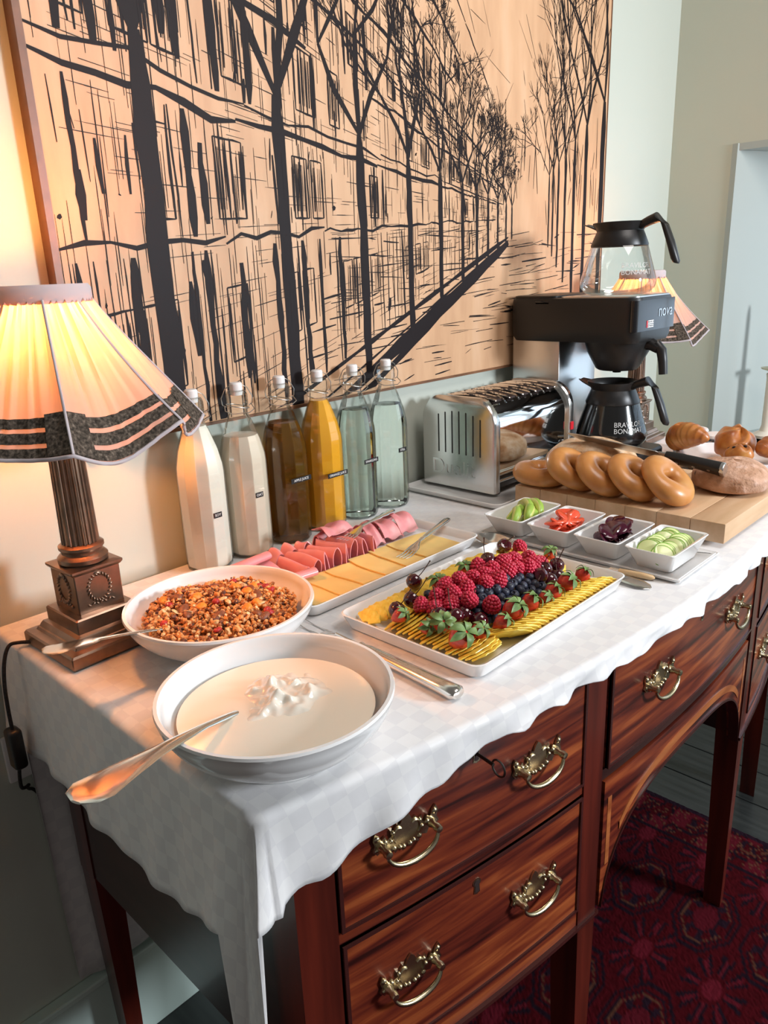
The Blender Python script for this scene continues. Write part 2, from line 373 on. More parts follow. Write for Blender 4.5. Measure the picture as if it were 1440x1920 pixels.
def tree(u, base, h, wd, depth=5, lean=0.0):
    stroke([(u+lean*k*h+rng.normal(0, wd*.05), base+h*.55*k) for k in np.linspace(0, 1, 12)], wd, .12)
    def branch(p, ang, ln, ww, d):
        q = (p[0]+math.sin(ang)*ln, p[1]+math.cos(ang)*ln)
        mid = ((p[0]+q[0])/2+rng.normal(0, ln*.06), (p[1]+q[1])/2)
        stroke([p, mid, q], ww, .2)
        if d > 0:
            for k in range(2 if rng.random() < .7 else 3): branch(q, ang*.85+rng.normal(0, .42), ln*rng.uniform(.6, .82), max(ww*.62, .0011), d-1)
    top = (u+lean*h, base+h*.55)
    for a in (-.55, -.12, .35): branch(top, a+rng.normal(0, .12), h*.2, wd*.62, depth)
for k, u in enumerate((0.17, 0.44, 0.645, 0.79, 0.895, 0.975, 1.03, 1.075, 1.115, 1.15, 1.175)):
    s = (VU-u)/VU; b = toward(0, -.31, u)[1]; tree(u, b, 1.75*s, .040*s+.002, 7 if k < 4 else 5)
for k, u in enumerate((1.62, 1.53, 1.47, 1.425, 1.39, 1.365, 1.345)):
    s = (u-VU)/.36; b = VV-.42*s; tree(u, b, 1.25*s+.1, .022*s+.002, 5 if k < 3 else 4)
for i in range(260):                                      # road and sky flecks
    v = VV*rng.random()**.8*.9; u = rng.uniform(.35+v*.6, W); stroke([(u, v), (u+rng.uniform(.02, .12), v+rng.uniform(-.004, .012))], rng.choice([.0012, .002, .003]), .6)
for i in range(120):
    u = rng.uniform(.85, 1.6); v = rng.uniform(.5, H-.03); a = rng.normal(0, .5); ln = rng.uniform(.03, .12); stroke([(u, v), (u+math.sin(a)*ln, v+math.cos(a)*ln)], .001, .5)
for i in range(60):
    u, v = rng.uniform(.9, 1.6), VV+rng.uniform(-.02, .16); stroke([(u, v), (u+rng.normal(0, .01), v+rng.uniform(.04, .14))], .002)
ink = build('ink_drawing', (SV, SF), M['ink'], PT, smooth=False); ink['kind'] = 'stuff'

# ------------------------------------------------------------------ sideboard with a bowed front
XC, XA, XD = 1.2, 0.385, 2.015
ZB, ZT = 0.475, 0.921
def fy(x): return -0.77+0.16*(x-XC)**2
def tang(x): return math.atan(0.32*(x-XC))
def curved(x0, x1, z0, z1, off, depth, n=None):
    """strip following the bow: front at fy-off, thickness depth; z0 may be a function of x"""
    n = n or max(2, int((x1-x0)/0.03)); zf = z0 if callable(z0) else (lambda x: z0); V, Fc = [], []
    for i in range(n+1):
        x = x0+(x1-x0)*i/n; y = fy(x)-off
        V += [(x, y, zf(x)), (x, y, z1), (x, y+depth, z1), (x, y+depth, zf(x))]
    for i in range(n):
        for k in range(4): a = 4*i+k; b = 4*i+(k+1) % 4; Fc.append((a, b, b+4, a+4))
    Fc += [(0, 3, 2, 1), (4*n, 4*n+1, 4*n+2, 4*n+3)]
    return V, Fc
SB = thing('sideboard', 'mahogany bow-fronted sideboard with brass handled drawers under white cloth', 'sideboard', (0, 0, 0))
tp = [(0.348, -0.030), (0.348, -0.655)]+[(x, fy(x)-0.010) for x in np.linspace(0.37, 2.15, 30)]+[(2.172, fy(2.17)-.004), (2.172, -0.030)]
tv = [(x, y, 0.922) for x, y in tp]+[(x, y, 0.9465) for x, y in tp]; n_ = len(tp)
build('top', (tv, [tuple(range(n_)), tuple(range(2*n_-1, n_-1, -1))]+[(i, (i+1) % n_, n_+(i+1) % n_, n_+i) for i in range(n_)]), M['maho_x'], SB, ang=20)
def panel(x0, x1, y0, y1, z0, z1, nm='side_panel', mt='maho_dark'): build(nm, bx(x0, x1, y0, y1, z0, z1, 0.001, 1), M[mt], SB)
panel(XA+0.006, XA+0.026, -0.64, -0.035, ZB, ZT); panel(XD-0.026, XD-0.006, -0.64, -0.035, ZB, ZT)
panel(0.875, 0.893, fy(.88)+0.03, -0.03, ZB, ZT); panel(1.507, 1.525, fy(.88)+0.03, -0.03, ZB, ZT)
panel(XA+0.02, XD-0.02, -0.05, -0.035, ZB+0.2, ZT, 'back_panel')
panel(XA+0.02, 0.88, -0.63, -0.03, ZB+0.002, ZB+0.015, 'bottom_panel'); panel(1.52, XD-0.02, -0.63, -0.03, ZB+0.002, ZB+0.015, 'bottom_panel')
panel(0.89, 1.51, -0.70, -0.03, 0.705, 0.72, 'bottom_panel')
# square tapering legs that run up as stiles
def leg(x0, x1, front=True):
    xm = (x0+x1)/2; h = (x1-x0)/2; yf = fy(xm); dp = 0.050; tl = math.tan(tang(xm)) if front else 0
    yb = yf if front else -0.085
    rings = []
    zf = .0098 if (front and xm < 1.8) else .0006
    for z, k in ((zf, 0.55), (0.30, 0.82), (ZB-0.0, 0.96), (ZB, 1.0), (ZT, 1.0)):
        a = h*k; d = dp*(0.5+0.5*k)
        rings.append([(xm-a, yb-a*tl, z), (xm+a, yb+a*tl, z), (xm+a, yb+d+a*tl, z), (xm-a, yb+d-a*tl, z)])
    build('leg', loft(rings), M['maho_z'], SB, ang=20)
for a, b in ((XA, XA+0.048), (0.848, 0.893), (1.507, 1.552), (XD-0.048, XD)): leg(a, b)
for a, b in ((XA+0.004, XA+0.05), (XD-0.05, XD-0.004)): leg(a, b, False)
for z0, z1 in ((ZT-0.012, ZT), (0.718, 0.732), (ZB, ZB+0.03)):
    for a, b in ((XA+0.045, 0.852), (1.548, XD-0.045)): build('rail', curved(a, b, z0, z1, -0.002, 0.05), M['maho_x'], SB)
for a, b in ((0.89, 1.51),):
    build('rail', curved(a, b, ZT-0.010, ZT, -0.004, 0.05), M['maho_x'], SB); build('rail', curved(a, b, 0.712, 0.730, -0.004, 0.05), M['maho_dark'], SB)
for a, b in ((XA+0.03, 0.897), (1.503, XD-0.03)): build('moulding', curved(a, b, ZB-0.006, ZB+0.001, 0.004, 0.02), M['bead'], SB)
# arched apron with its inlay
XAP0, XAP1 = 0.904, 1.496
def arch(x, grow=0.0):
    k = min(1, abs(x-XC)/((XAP1-XAP0)/2-0.004-grow)); return 0.505+(0.655-0.505+grow)*math.sqrt(max(0, 1-k**2.6))-0.03*k**8
build('apron', curved(XAP0, XAP1, lambda x: arch(x), 0.708, -0.001, 0.022, 60), M['maho_x'], SB)
def band(off, th, x0, x1, za, zb, n=50):
    V, Fc = [], []
    for i in range(n+1):
        x = x0+(x1-x0)*i/n; y = fy(x)+off; V += [(x, y, za(x)), (x, y, zb(x)), (x, y+th, zb(x)), (x, y+th, za(x))]
    for i in range(n):
        for k in range(4): a = 4*i+k; b = 4*i+(k+1) % 4; Fc.append((a, b, b+4, a+4))
    return V, Fc
build('arch_edge', band(-0.0015, 0.02, XAP0+0.004, XAP1-0.004, lambda x: arch(x)-0.004, lambda x: arch(x)+0.001, 80), M['bead'], SB)
build('inlay_band', band(-0.0006, 0.002, XAP0+0.045, XAP1-0.045, lambda x: arch(x)+0.016, lambda x: min(arch(x)+0.030, 0.70)), M['inlay'], SB)
for s in (0, 1):
    e = (XAP0+0.010, XAP0+0.020) if s == 0 else (XAP1-0.020, XAP1-0.010)
    build('inlay_band', curved(e[0], e[1], 0.55, 0.675, -0.0004, 0.002, 2), M['inlay'], SB)
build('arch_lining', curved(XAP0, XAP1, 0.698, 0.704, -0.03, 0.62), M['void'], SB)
# brass swan handles
half = [(0, -.013), (.006, -.019), (.010, -.013), (.017, -.017), (.021, -.009), (.029, -.012), (.033, -.004), (.041, -.008), (.047, -.001), (.044, .006), (.0465, .014), (.043, .022), (.038, .017), (.035, .009), (.030, .013), (.027, .006), (.021, .009), (.0225, .017), (.017, .015), (.013, .021), (.008, .019), (.005, .026), (0, .031)]
outline = [(x, z) for x, z in half]+[(-x, z) for x, z in half[-2:0:-1]]
def handle_vf():
    parts = [poly_prism(outline, -0.0028, 0.0)]
    for s in (-1, 1):
        parts.append(xf(lathe([(0, 0), (.006, 0), (.0062, .004), (.004, .008), (.0055, .013), (.0045, .018), (0, .0185)], 12), (s*.0355, -0.002, .001), (PI/2, 0, 0)))
        for (hx, hz, hr) in ((.041, .014, .004), (.030, .004, .0038), (.022, .002, .003), (.018, -.010, .0036), (.010, -.012, .003), (.019, .012, .0028), (.041, -.001, .0034), (.0045, -.014, .0034)):
            parts.append(xf(sphere(1, 8, 5), (s*hx, -.003, hz), scale=(hr, .0022, hr)))
        parts.append(tube([(s*(.012+.007*math.cos(a)), -.0032, .006+.010*math.sin(a)) for a in np.linspace(-.9, 2.2, 8)], .0016, 6))
    parts.append(tube([(.0355*math.cos(a)*(1+.10*math.sin(a)), -.0155-.004*math.sin(a), .000-.0235*math.sin(a)) for a in np.linspace(0, PI, 20)], [.0020+.0016*math.sin(a) for a in np.linspace(0, PI, 20)], 8))
    parts.append(xf(sphere(1, 8, 6), (0, -.0195, -.0245), scale=(.006, .0035, .0036)))
    return join(*parts)
HV = handle_vf(); HMESH = None
kh = [(.0048*math.cos(a), .004+.0048*math.sin(a)) for a in np.linspace(-.9, PI+.9, 14)]+[(-.0036, -.009), (0, -.0105), (.0036, -.009)]
def drawer(x0, x1, z0, z1, handles, key, recess=0.0):
    global HMESH
    d = build('drawer', curved(x0, x1, z0, z1, -recess, 0.28), M['maho_x'], SB, ang=20)
    b = 0.0045
    for q in (curved(x0, x1, z1-b, z1, 0.0025-recess, 0.006), curved(x0, x1, z0, z0+b, 0.0025-recess, 0.006), curved(x0, x0+b, z0+b, z1-b, 0.0025-recess, 0.006, 1), curved(x1-b, x1, z0+b, z1-b, 0.0025-recess, 0.006, 1)):
        build('edge_bead', q, M['bead'], d)
    for hx, hz in handles:
        if HMESH is None:
            o = build('handle', HV, M['brass'], d, ang=50); HMESH = o
        else:
            o = HMESH.copy(); col.objects.link(o); o.parent = d
        o.location = (hx, fy(hx)+recess-0.0002, hz); o.rotation_euler = (0, 0, tang(hx)); o['label'] = 'ornate brass swing handle'
    if key:
        kx, kz = key; o = build('keyhole', join(mi(poly_prism([(x*1.45, z*1.3) for x, z in kh], -.0008, .001), 0), mi(poly_prism(kh, -.0012, .001), 1)), [M['brass'], M['void']], d, smooth=False)
        o.location = (kx, fy(kx)+recess, kz); o.rotation_euler = (0, 0, tang(kx))
g = 0.003
for s in (0, 1):
    fx = (lambda x: x) if s == 0 else (lambda x: 2*XC-x)
    a, b = sorted((fx(XA+0.048+g), fx(0.848-g)))
    drawer(a, b, 0.735, 0.907, [(fx(.526), .827), (fx(.741), .827)], (fx(.634), .888))
    drawer(a, b, 0.508, 0.715, [(fx(.526), .618), (fx(.741), .618)], (fx(.634), .688))
drawer(0.904, 1.496, 0.733, 0.908, [(1.04, .829), (1.352, .829)], (1.19, .886))
# key standing in the drawer lock
K = thing('drawer_key', 'small dark iron key with ring bow stuck in drawer lock', 'key', (.634, fy(.634), .888), (0, 0, tang(.634)))
build('shank', tube([(0, .004, 0), (0, -.030, 0)], .0022, 8), M['iron'], K)
build('bow', tube([(0.0085*math.cos(a)*0.9, -.0385, 0.0105*math.sin(a)) if False else (0, -.0385+.0105*math.cos(a), .0105*math.sin(a)) for a in np.linspace(0, 2*PI, 20)[:-1]], .0013, 8, True), M['iron'], K)

# ------------------------------------------------------------------ tablecloth
def cloth_material():
    mt = bpy.data.materials.new('damask_linen'); nt, N, L, b = nodes_of(mt)
    uv = N.new('ShaderNodeUVMap'); uv.uv_map = 'UVMap'; ck = N.new('ShaderNodeTexChecker'); ck.inputs['Scale'].default_value = 46
    L.new(uv.outputs[0], ck.inputs['Vector'])
    ck.inputs['Color1'].default_value = (0.755, 0.745, 0.74, 1); ck.inputs['Color2'].default_value = (0.70, 0.69, 0.695, 1)
    L.new(ck.outputs['Color'], b.inputs['Base Color'])
    mr = N.new('ShaderNodeMapRange'); mr.inputs['To Min'].default_value = 0.75; mr.inputs['To Max'].default_value = 0.45
    L.new(ck.outputs['Fac'], mr.inputs['Value']); L.new(mr.outputs['Result'], b.inputs['Roughness'])
    b.inputs['Specular IOR Level'].default_value = 0.3; b.inputs['Sheen Weight'].default_value = 0.15
    n = N.new('ShaderNodeTexNoise'); n.inputs['Scale'].default_value = 22; n.inputs['Detail'].default_value = 3; L.new(uv.outputs[0], n.inputs['Vector'])
    bp = N.new('ShaderNodeBump'); bp.inputs['Strength'].default_value = 0.25; bp.inputs['Distance'].default_value = 0.004
    L.new(n.outputs['Fac'], bp.inputs['Height']); L.new(bp.outputs['Normal'], b.inputs['Normal'])
    return mt
M['cloth'] = cloth_material()
def make_cloth():
    XL, XRr, YB, r = 0.338, 2.182, -0.024, 0.022
    per = []                                              # (x, y, nx, ny, L, ear)
    NB = 46
    for x in np.linspace(0.70, XL+.008, 36): per.append([x, YB+.008, 0, 1])
    for a in np.linspace(PI/2, PI, 12)[1:-1]: per.append([XL+.008+.008*math.cos(a), YB+.008*math.sin(a), math.cos(a), math.sin(a)])
    for y in np.linspace(YB, -0.620, 90): per.append([XL, y, -1, 0])
    x1 = XL+r; yc = fy(x1)-0.018+r*1.0
    a1 = math.atan2(-1, -0.27)                            # front normal at the corner
    for a in np.linspace(-PI, a1, 26)[1:]: per.append([x1+r*math.cos(a), yc+r*math.sin(a), math.cos(a), math.sin(a)])
    for x in np.linspace(per[-1][0]+0.008, XRr-r, 220):
        sl = 0.32*(x-XC); ln = math.hypot(1, sl); per.append([x, fy(x)-0.018, sl/ln, -1/ln])
    for a in np.linspace(per[-1][2] and math.atan2(per[-1][3], per[-1][2]), 0, 14)[1:]: per.append([XRr-r+r*math.cos(a), fy(XRr-r)-0.018+r+r*math.sin(a), math.cos(a), math.sin(a)])
    for y in np.linspace(-0.63, YB, 40)[1:]: per.append([XRr, y, 1, 0])
    per = np.array(per); seg = np.r_[0, np.cumsum(np.linalg.norm(np.diff(per[:, :2], axis=0), axis=1))]
    frontL = [(0.34, .125), (.384, .104), (.425, .098), (.479, .078), (.541, .056), (.62, .040), (.70, .033), (.84, .029), (1.1, .027), (1.3, .030), (1.45, .036), (2.0, .05), (2.16, .12)]
    V, UV, Fc = [], [], []; rows = 22; NP = len(per)
    for i, (x, y, nx, ny) in enumerate(per):
        s = seg[i]; ear = 0.0; flare = 0.004
        i -= NB
        if i < -10: Ls = .735+.008*math.sin(s*30) if x > .356 else .18; flare = -.001+.002*math.sin(s*60)
        elif i < 0: k = (i+10)/10; Ls = .175; flare = .002+.008*k
        elif i < 90:
            Ls = bridge_interp(-y, [(0, .172), (.15, .176), (.36, .182), (.456, .2), (.53, .195), (.60, .165), (.62, .16)])
            flare = 0.012+0.004*math.sin(s*21)+0.0025*math.sin(s*47+1)
        elif i < 115:
            wv = (i-96)/6.5; k = 1-abs(wv)**6; Ls = .16+(.115-.16)*min(1, max(0, (i-94)/8)); ear = .26*max(0, k)**.4; flare = .012+.026*max(0, 1-((i-96)/14)**2)
        elif x < XRr-r-1e-4 or True:
            Ls = bridge_interp(x, frontL) if nx < .5 else .18
            Ls += 0.0022*math.sin(s*58+2.2*math.sin(s*13))*(1 if x > .4 else .4)+0.0014*math.sin(s*131+3*math.sin(s*9))
            flare = .003+.003*math.sin(s*33)+.0025*math.sin(s*71)
        Lt = Ls+ear; rr = 0.010
        for k in range(rows):
            if k < 6:
                a = PI/2*k/5; ox = rr*math.sin(a)-rr*0.6; z = T-rr*(1-math.cos(a)); dd = rr*a
            else:
                t = (k-5)/(rows-6); ox = rr*.4+flare*t**1.2; z = T-rr-(Lt-rr)*t; dd = rr*PI/2+(Lt-rr)*t
                ox += .0022*math.sin(s*90+t*4)*t
            V.append((x+nx*ox, y+ny*ox, z)); UV.append((x+nx*(dd), y+ny*(dd)))
    for i in range(NP-1):
        for k in range(rows-1): a = i*rows+k; Fc.append((a, a+1, a+rows+1, a+rows))
    topf = [i*rows for i in range(NP)]; Fc.append(tuple(topf))
    me = bpy.data.meshes.new('tablecloth'); me.from_pydata(V, [], Fc)
    ul = me.uv_layers.new(name='UVMap')
    for lp in me.loops: ul.data[lp.index].uv = UV[lp.vertex_index]
    me.polygons.foreach_set('use_smooth', [True]*len(me.polygons)); me.materials.append(M['cloth'])
    o = bpy.data.objects.new('tablecloth', me); col.objects.link(o)
    sm = o.modifiers.new('thickness', 'SOLIDIFY'); sm.thickness = 0.0014; sm.offset = -1
    tag(o, 'white checked damask tablecloth draped over the sideboard', 'tablecloth')
    return o
make_cloth()

# ------------------------------------------------------------------ rug
def make_rug():
    x0, x1, y0, y1, st = -0.30, 1.805, -1.75, -0.20, 0.0055
    nx, ny = int((x1-x0)/st), int((y1-y0)/st)
    xs = np.linspace(x0, x1, nx+1); ys = np.linspace(y0, y1, ny+1); Xg, Yg = np.meshgrid(xs, ys, indexing='ij')
    base = np.array([0.044, 0.002, 0.004]); C_ = np.tile(base, (nx+1, ny+1, 1))
    nz = rng.random((nx+1, ny+1))
    C_ *= (0.75+0.5*nz)[..., None]
    dark = np.array([0.010, 0.004, 0.008]); rose = np.array([0.085, 0.006, 0.012]); tan_ = np.array([0.13, 0.05, 0.03])
    def cells(ox, oy, px, py): return (Xg-ox+px/2) % px-px/2, (Yg-oy+py/2) % py-py/2
    U, Vv = cells(1.64, -0.52, 0.345, 0.152)              # star flowers
    r = np.hypot(U*0.62, Vv); th = np.arctan2(Vv, U*0.62)
    pet = np.abs(np.cos(th*4.0)); m = (r < .062) & (r > .024) & (pet > .62) & (pet < .93); C_[m] = dark
    C_[(r < .018)] = rose; m = (r < .055) & (r > .024) & (pet > .95); C_[m] = rose*.9
    U, Vv = cells(1.467, -0.59, 0.345, 0.152)             # eight-sided medallions
    k = np.maximum(np.maximum(np.abs(U*0.62), np.abs(Vv)), (np.abs(U*0.62)+np.abs(Vv))*.74)
    for a, b, c in ((.060, .066, dark), (.050, .054, dark), (.044, .047, tan_*.55), (.026, .029, dark)): C_[(k > a) & (k < b)] = c
    C_[(k < .044) & (k > .029) & (np.sin(np.arctan2(Vv, U*.62)*8) > .2)] = dark*1.3
    C_[k < .024] = rose*.75
    e = x1-Xg; m = (e < .13) & (e > .02) & (((Xg*18).astype(int)+(Yg*24).astype(int)) % 3 == 0); C_[m] = rose*.9
    C_[(e < .13) & (e > .02) & (nz > .90)] = tan_*.7; C_[(e < .14) & (e > .128)] = dark; C_[e < .016] = dark*1.5
    z = 0.008+0.0015*nz
    V = np.stack([Xg, Yg, z], -1).reshape(-1, 3); idx = np.arange((nx+1)*(ny+1)).reshape(nx+1, ny+1)
    Fc = np.stack([idx[:-1, :-1], idx[1:, :-1], idx[1:, 1:], idx[:-1, 1:]], -1).reshape(-1, 4)
    me = bpy.data.meshes.new('rug'); me.from_pydata(V.tolist(), [], Fc.tolist())
    # turned-down edge
    ca = me.color_attributes.new('Col', 'FLOAT_COLOR', 'POINT'); ca.data.foreach_set('color', np.c_[C_.reshape(-1, 3), np.ones(len(V))].ravel().astype(np.float32))
    me.materials.append(attr_mat('wool_pile', 0.95, 0.05, bump=(900, .6, .002)))
    o = bpy.data.objects.new('rug', me); col.objects.link(o)
    s = o.modifiers.new('thickness', 'SOLIDIFY'); s.thickness = 0.0075; s.offset = -1
    tag(o, 'dark red patterned oriental wool rug on black floorboards', 'rug')
make_rug()

# ------------------------------------------------------------------ table lamps
M['shade'] = cloth_glow('peach_silk', (0.62, 0.45, 0.40), 0.40)
M['shade_trim'] = cloth_glow('grey_silk_binding', (0.56, 0.50, 0.52), 0.12)
M['lace'] = ramp_mat('brown_lace', [(0.35, (0.035, 0.028, 0.022)), (0.6, (0.11, 0.085, 0.066)), (0.8, (0.24, 0.19, 0.15))], 260, rough=0.9, detail=2, spec=0.1)
M['bulb'] = mat('lit_bulb', (1, 0.8, 0.5), emit=(1.0, 0.35, 0.078), es=350)
M['flex'] = ramp_mat('black_braided_flex', [(0.4, (0.006, 0.005, 0.006)), (0.7, (0.03, 0.022, 0.022))], 300, rough=0.8)
def make_lamp():
    L = thing('table_lamp', '', 'lamp', (0, 0, T+.001))
    def sq(lst, nm, r=0.0015):
        rings = []
        for h, z in lst: rings.append(rrect(2*h, 2*h, min(r, h*.3), z, 1))
        return build(nm, loft(rings), M['bronze'], L, ang=25)
    sq([(.071, 0), (.073, .003), (.073, .018), (.071, .021), (.060, .022), (.058, .026), (.056, .027), (.0545, .031), (.052, .035), (.048, .036), (.046, .037), (.046, .056), (.044, .058), (.036, .059)], 'plinth')
    die = sq([(.034, .058), (.0345, .060), (.0345, .116), (.037, .118), (.039, .121), (.039, .124), (.030, .1255)], 'pedestal')
    for k in range(4):                                    # laurel wreath on each face
        parts = []
        for j in range(22):
            a = 2*PI*j/22; cx, cz = .0165*math.cos(a), .092+.0195*math.sin(a)
            parts.append(xf(sphere(1, 6, 4), (cx, -.0352, cz), (0, -a-0.6, 0), (.0036, .0022, .0018)))
        for j in range(7): parts.append(xf(sphere(1, 6, 4), (-.018+.006*j, -.0352, .069+.0012*(j % 2)), (0, .6*(-1)**j, 0), (.0036, .0018, .0017)))
        parts.append(xf(sphere(1, 8, 5), (0, -.0352, .113), scale=(.006, .002, .0024)))
        build('wreath', xf(join(*parts), rot=(0, 0, k*PI/2)), M['bronze'], die, ang=60)
    build('collar', lathe([(.030, .1255), (.034, .127), (.0345, .133), (.031, .137), (.028, .139), (.0285, .143), (.031, .146), (.031, .150), (.027, .153), (.022, .154)], 40), M['bronze'], L)
    n = 96
    def flute(z, r0): return [((r0+.0011*(1 if (j % 4) in (0, 1) else -1))*math.cos(2*PI*j/n), (r0+.0011*(1 if (j % 4) in (0, 1) else -1))*math.sin(2*PI*j/n), z) for j in range(n)]
    build('column', loft([flute(z, .0245-.0035*(z-.15)/.2) for z in (.151, .22, .30, .352)]), M['bronze'], L, ang=25)
    build('capital', lathe([(.022, .350), (.027, .352), (.029, .358), (.024, .362), (.010, .366), (.009, .395), (.012, .397), (.012, .43), (.0, .431)], 24), M['bronze'], L)
    build('bulb', lathe([(0.0, .43), (.011, .432), (.013, .44), (.021, .455), (.024, .468), (.020, .482), (.010, .49), (0, .492)], 20), M['bulb'], L)
    # gathered silk shade with a scalloped foot
    NP, R0, R1, Z1, Z0 = 8, .058, .186, .486, .320
    def prof(a, t):
        lob = abs(math.sin((a+PI/8)*NP/2))                        # 0 on the ribs
        fold = .0030*math.sin(a*44)+.0024*math.sin(a*73+.7)
        fold *= (1-t)*.9+.15
        sag = .030*(1-lob)                                 # ribs stand out, cloth dips between them
        r = R0+(R1-R0)*(t**1.13)+(-.020*lob*t*t+.006*(1-lob)*t)+fold
        z = Z1+(Z0-Z1)*t-.020*t*t*lob*1.0+.010*math.sin(a*5+1)*t**3
        return r, z
    n = 240; rings = []
    for i in range(25):
        t = i/24; ring = []
        for j in range(n):
            a = 2*PI*j/n; r, z = prof(a, t); ring.append((r*math.cos(a), r*math.sin(a), z))
        rings.append(ring)
    sh = build('shade', loft(rings, cap=False), M['shade'], L, ang=60)
    def strip(t0, t1, off, k=4):
        rg = []
        for i in range(k+1):
            t = t0+(t1-t0)*i/k; ring = []
            for j in range(n):
                a = 2*PI*j/n; r, z = prof(a, t); r += off; ring.append((r*math.cos(a), r*math.sin(a), z-off*.3))
            rg.append(ring)
        return loft(rg, cap=False)
    build('lace_trim', join(strip(.755, .815, .0012), strip(.84, .905, .0012), strip(.93, .985, .0012)), M['lace'], sh, ang=60)
    for k in range(NP):
        a = 2*PI*k/NP-PI/8
        if k % 2 == 0:
            def cr(u, v, a=a):
                aa = a+(u-.5)*.30; t = .74+.24*v; r, z = prof(aa, t); return ((r+.0022)*math.cos(aa), (r+.0022)*math.sin(aa), z)
            build('lace_corner', grid(cr, 8, 8), M['lace'], sh, ang=60)
        build('rib', tube([((prof(a, t)[0]+.001)*math.cos(a), (prof(a, t)[0]+.001)*math.sin(a), prof(a, t)[1]) for t in np.linspace(.02, .99, 12)], .0017, 6), M['shade_trim'], sh, ang=60)
    build('hem', tube([(prof(a, 1)[0]*math.cos(a), prof(a, 1)[0]*math.sin(a), prof(a, 1)[1]) for a in np.linspace(0, 2*PI, 161)[:-1]], .0026, 6, True), M['shade_trim'], sh, ang=60)
    build('top_binding', lathe([(R0-.002, .480), (R0+.004, .478), (R0+.0065, .484), (R0+.0065, .496), (R0+.003, .501), (R0-.002, .500), (R0-.002, .480)], 64, cap=False), M['shade_trim'], sh)
    for k in range(3):
        a = 2*PI*k/3; build('spider', tube([(R0*math.cos(a), R0*math.sin(a), .487), (.012*math.cos(a), .012*math.sin(a), .40)], .0012, 6), M['brass'], L)
    return L
LAMP = make_lamp()
LAMP.location = (.424, -.180, T+.0012); LAMP.rotation_euler = (0, 0, .04)
LAMP['label'] = 'bronze column table lamp with pleated peach shade beside the granola bowl'
lamp2 = dup(LAMP, (2.078, -.200, T+.0012), (0, 0, .05), 'bronze column table lamp behind the coffee machine', .95)
M['bulb_dim'] = mat('lit_bulb_dim', (1, 0.8, 0.5), emit=(1.0, 0.42, 0.12), es=110)
for c_ in lamp2.children:
    if c_.name.startswith('bulb'): c_.material_slots[0].link = 'OBJECT'; c_.material_slots[0].material = M['bulb_dim']
def put_cord(L):
    p = [(-.070, .055, .006), (-.084, .070, .006), (-.096, .075, .004), (-.106, .075, -.015), (-.113, .074, -.05), (-.116, .072, -.09), (-.117, .070, -.125)]
    q = [(-.117, .072, -.185), (-.115, .088, -.215), (-.110, .105, -.245), (-.098, .125, -.262), (-.087, .142, -.272), (-.080, .168, -.295), (-.060, .1758, -.33), (-.012, .1760, -.5), (-.010, .1760, -.70)]
    def smooth(P):
        P = [Vector(x) for x in P]; out = []
        for i in range(len(P)-1):
            a, b, c, d = P[max(i-1, 0)], P[i], P[i+1], P[min(i+2, len(P)-1)]
            for t in np.linspace(0, 1, 6, endpoint=False): out.append(.5*((2*b)+(c-a)*t+(2*a-5*b+4*c-d)*t*t+(3*b-a-3*c+d)*t**3))
        return out+[P[-1]]
    c = build('cord', join(tube(smooth(p), .0028, 8), tube(smooth(q), .0028, 8)), M['flex'], L, ang=60)
    build('inline_switch', rbox(.020, .026, .066, .006, 3, (-.117, .071, -.155)), M['black'], c)
put_cord(LAMP)
SK = thing('wall_socket', 'cream plug socket on wall behind hanging lamp cord', 'socket', (.352, 0, .715))
build('plate', rbox(.075, .009, .085, .003, 2, (0, -.0045, 0)), M['white'], SK); build('rocker', rbox(.012, .006, .02, .002, 2, (0, -.011, .01)), M['white'], SK)

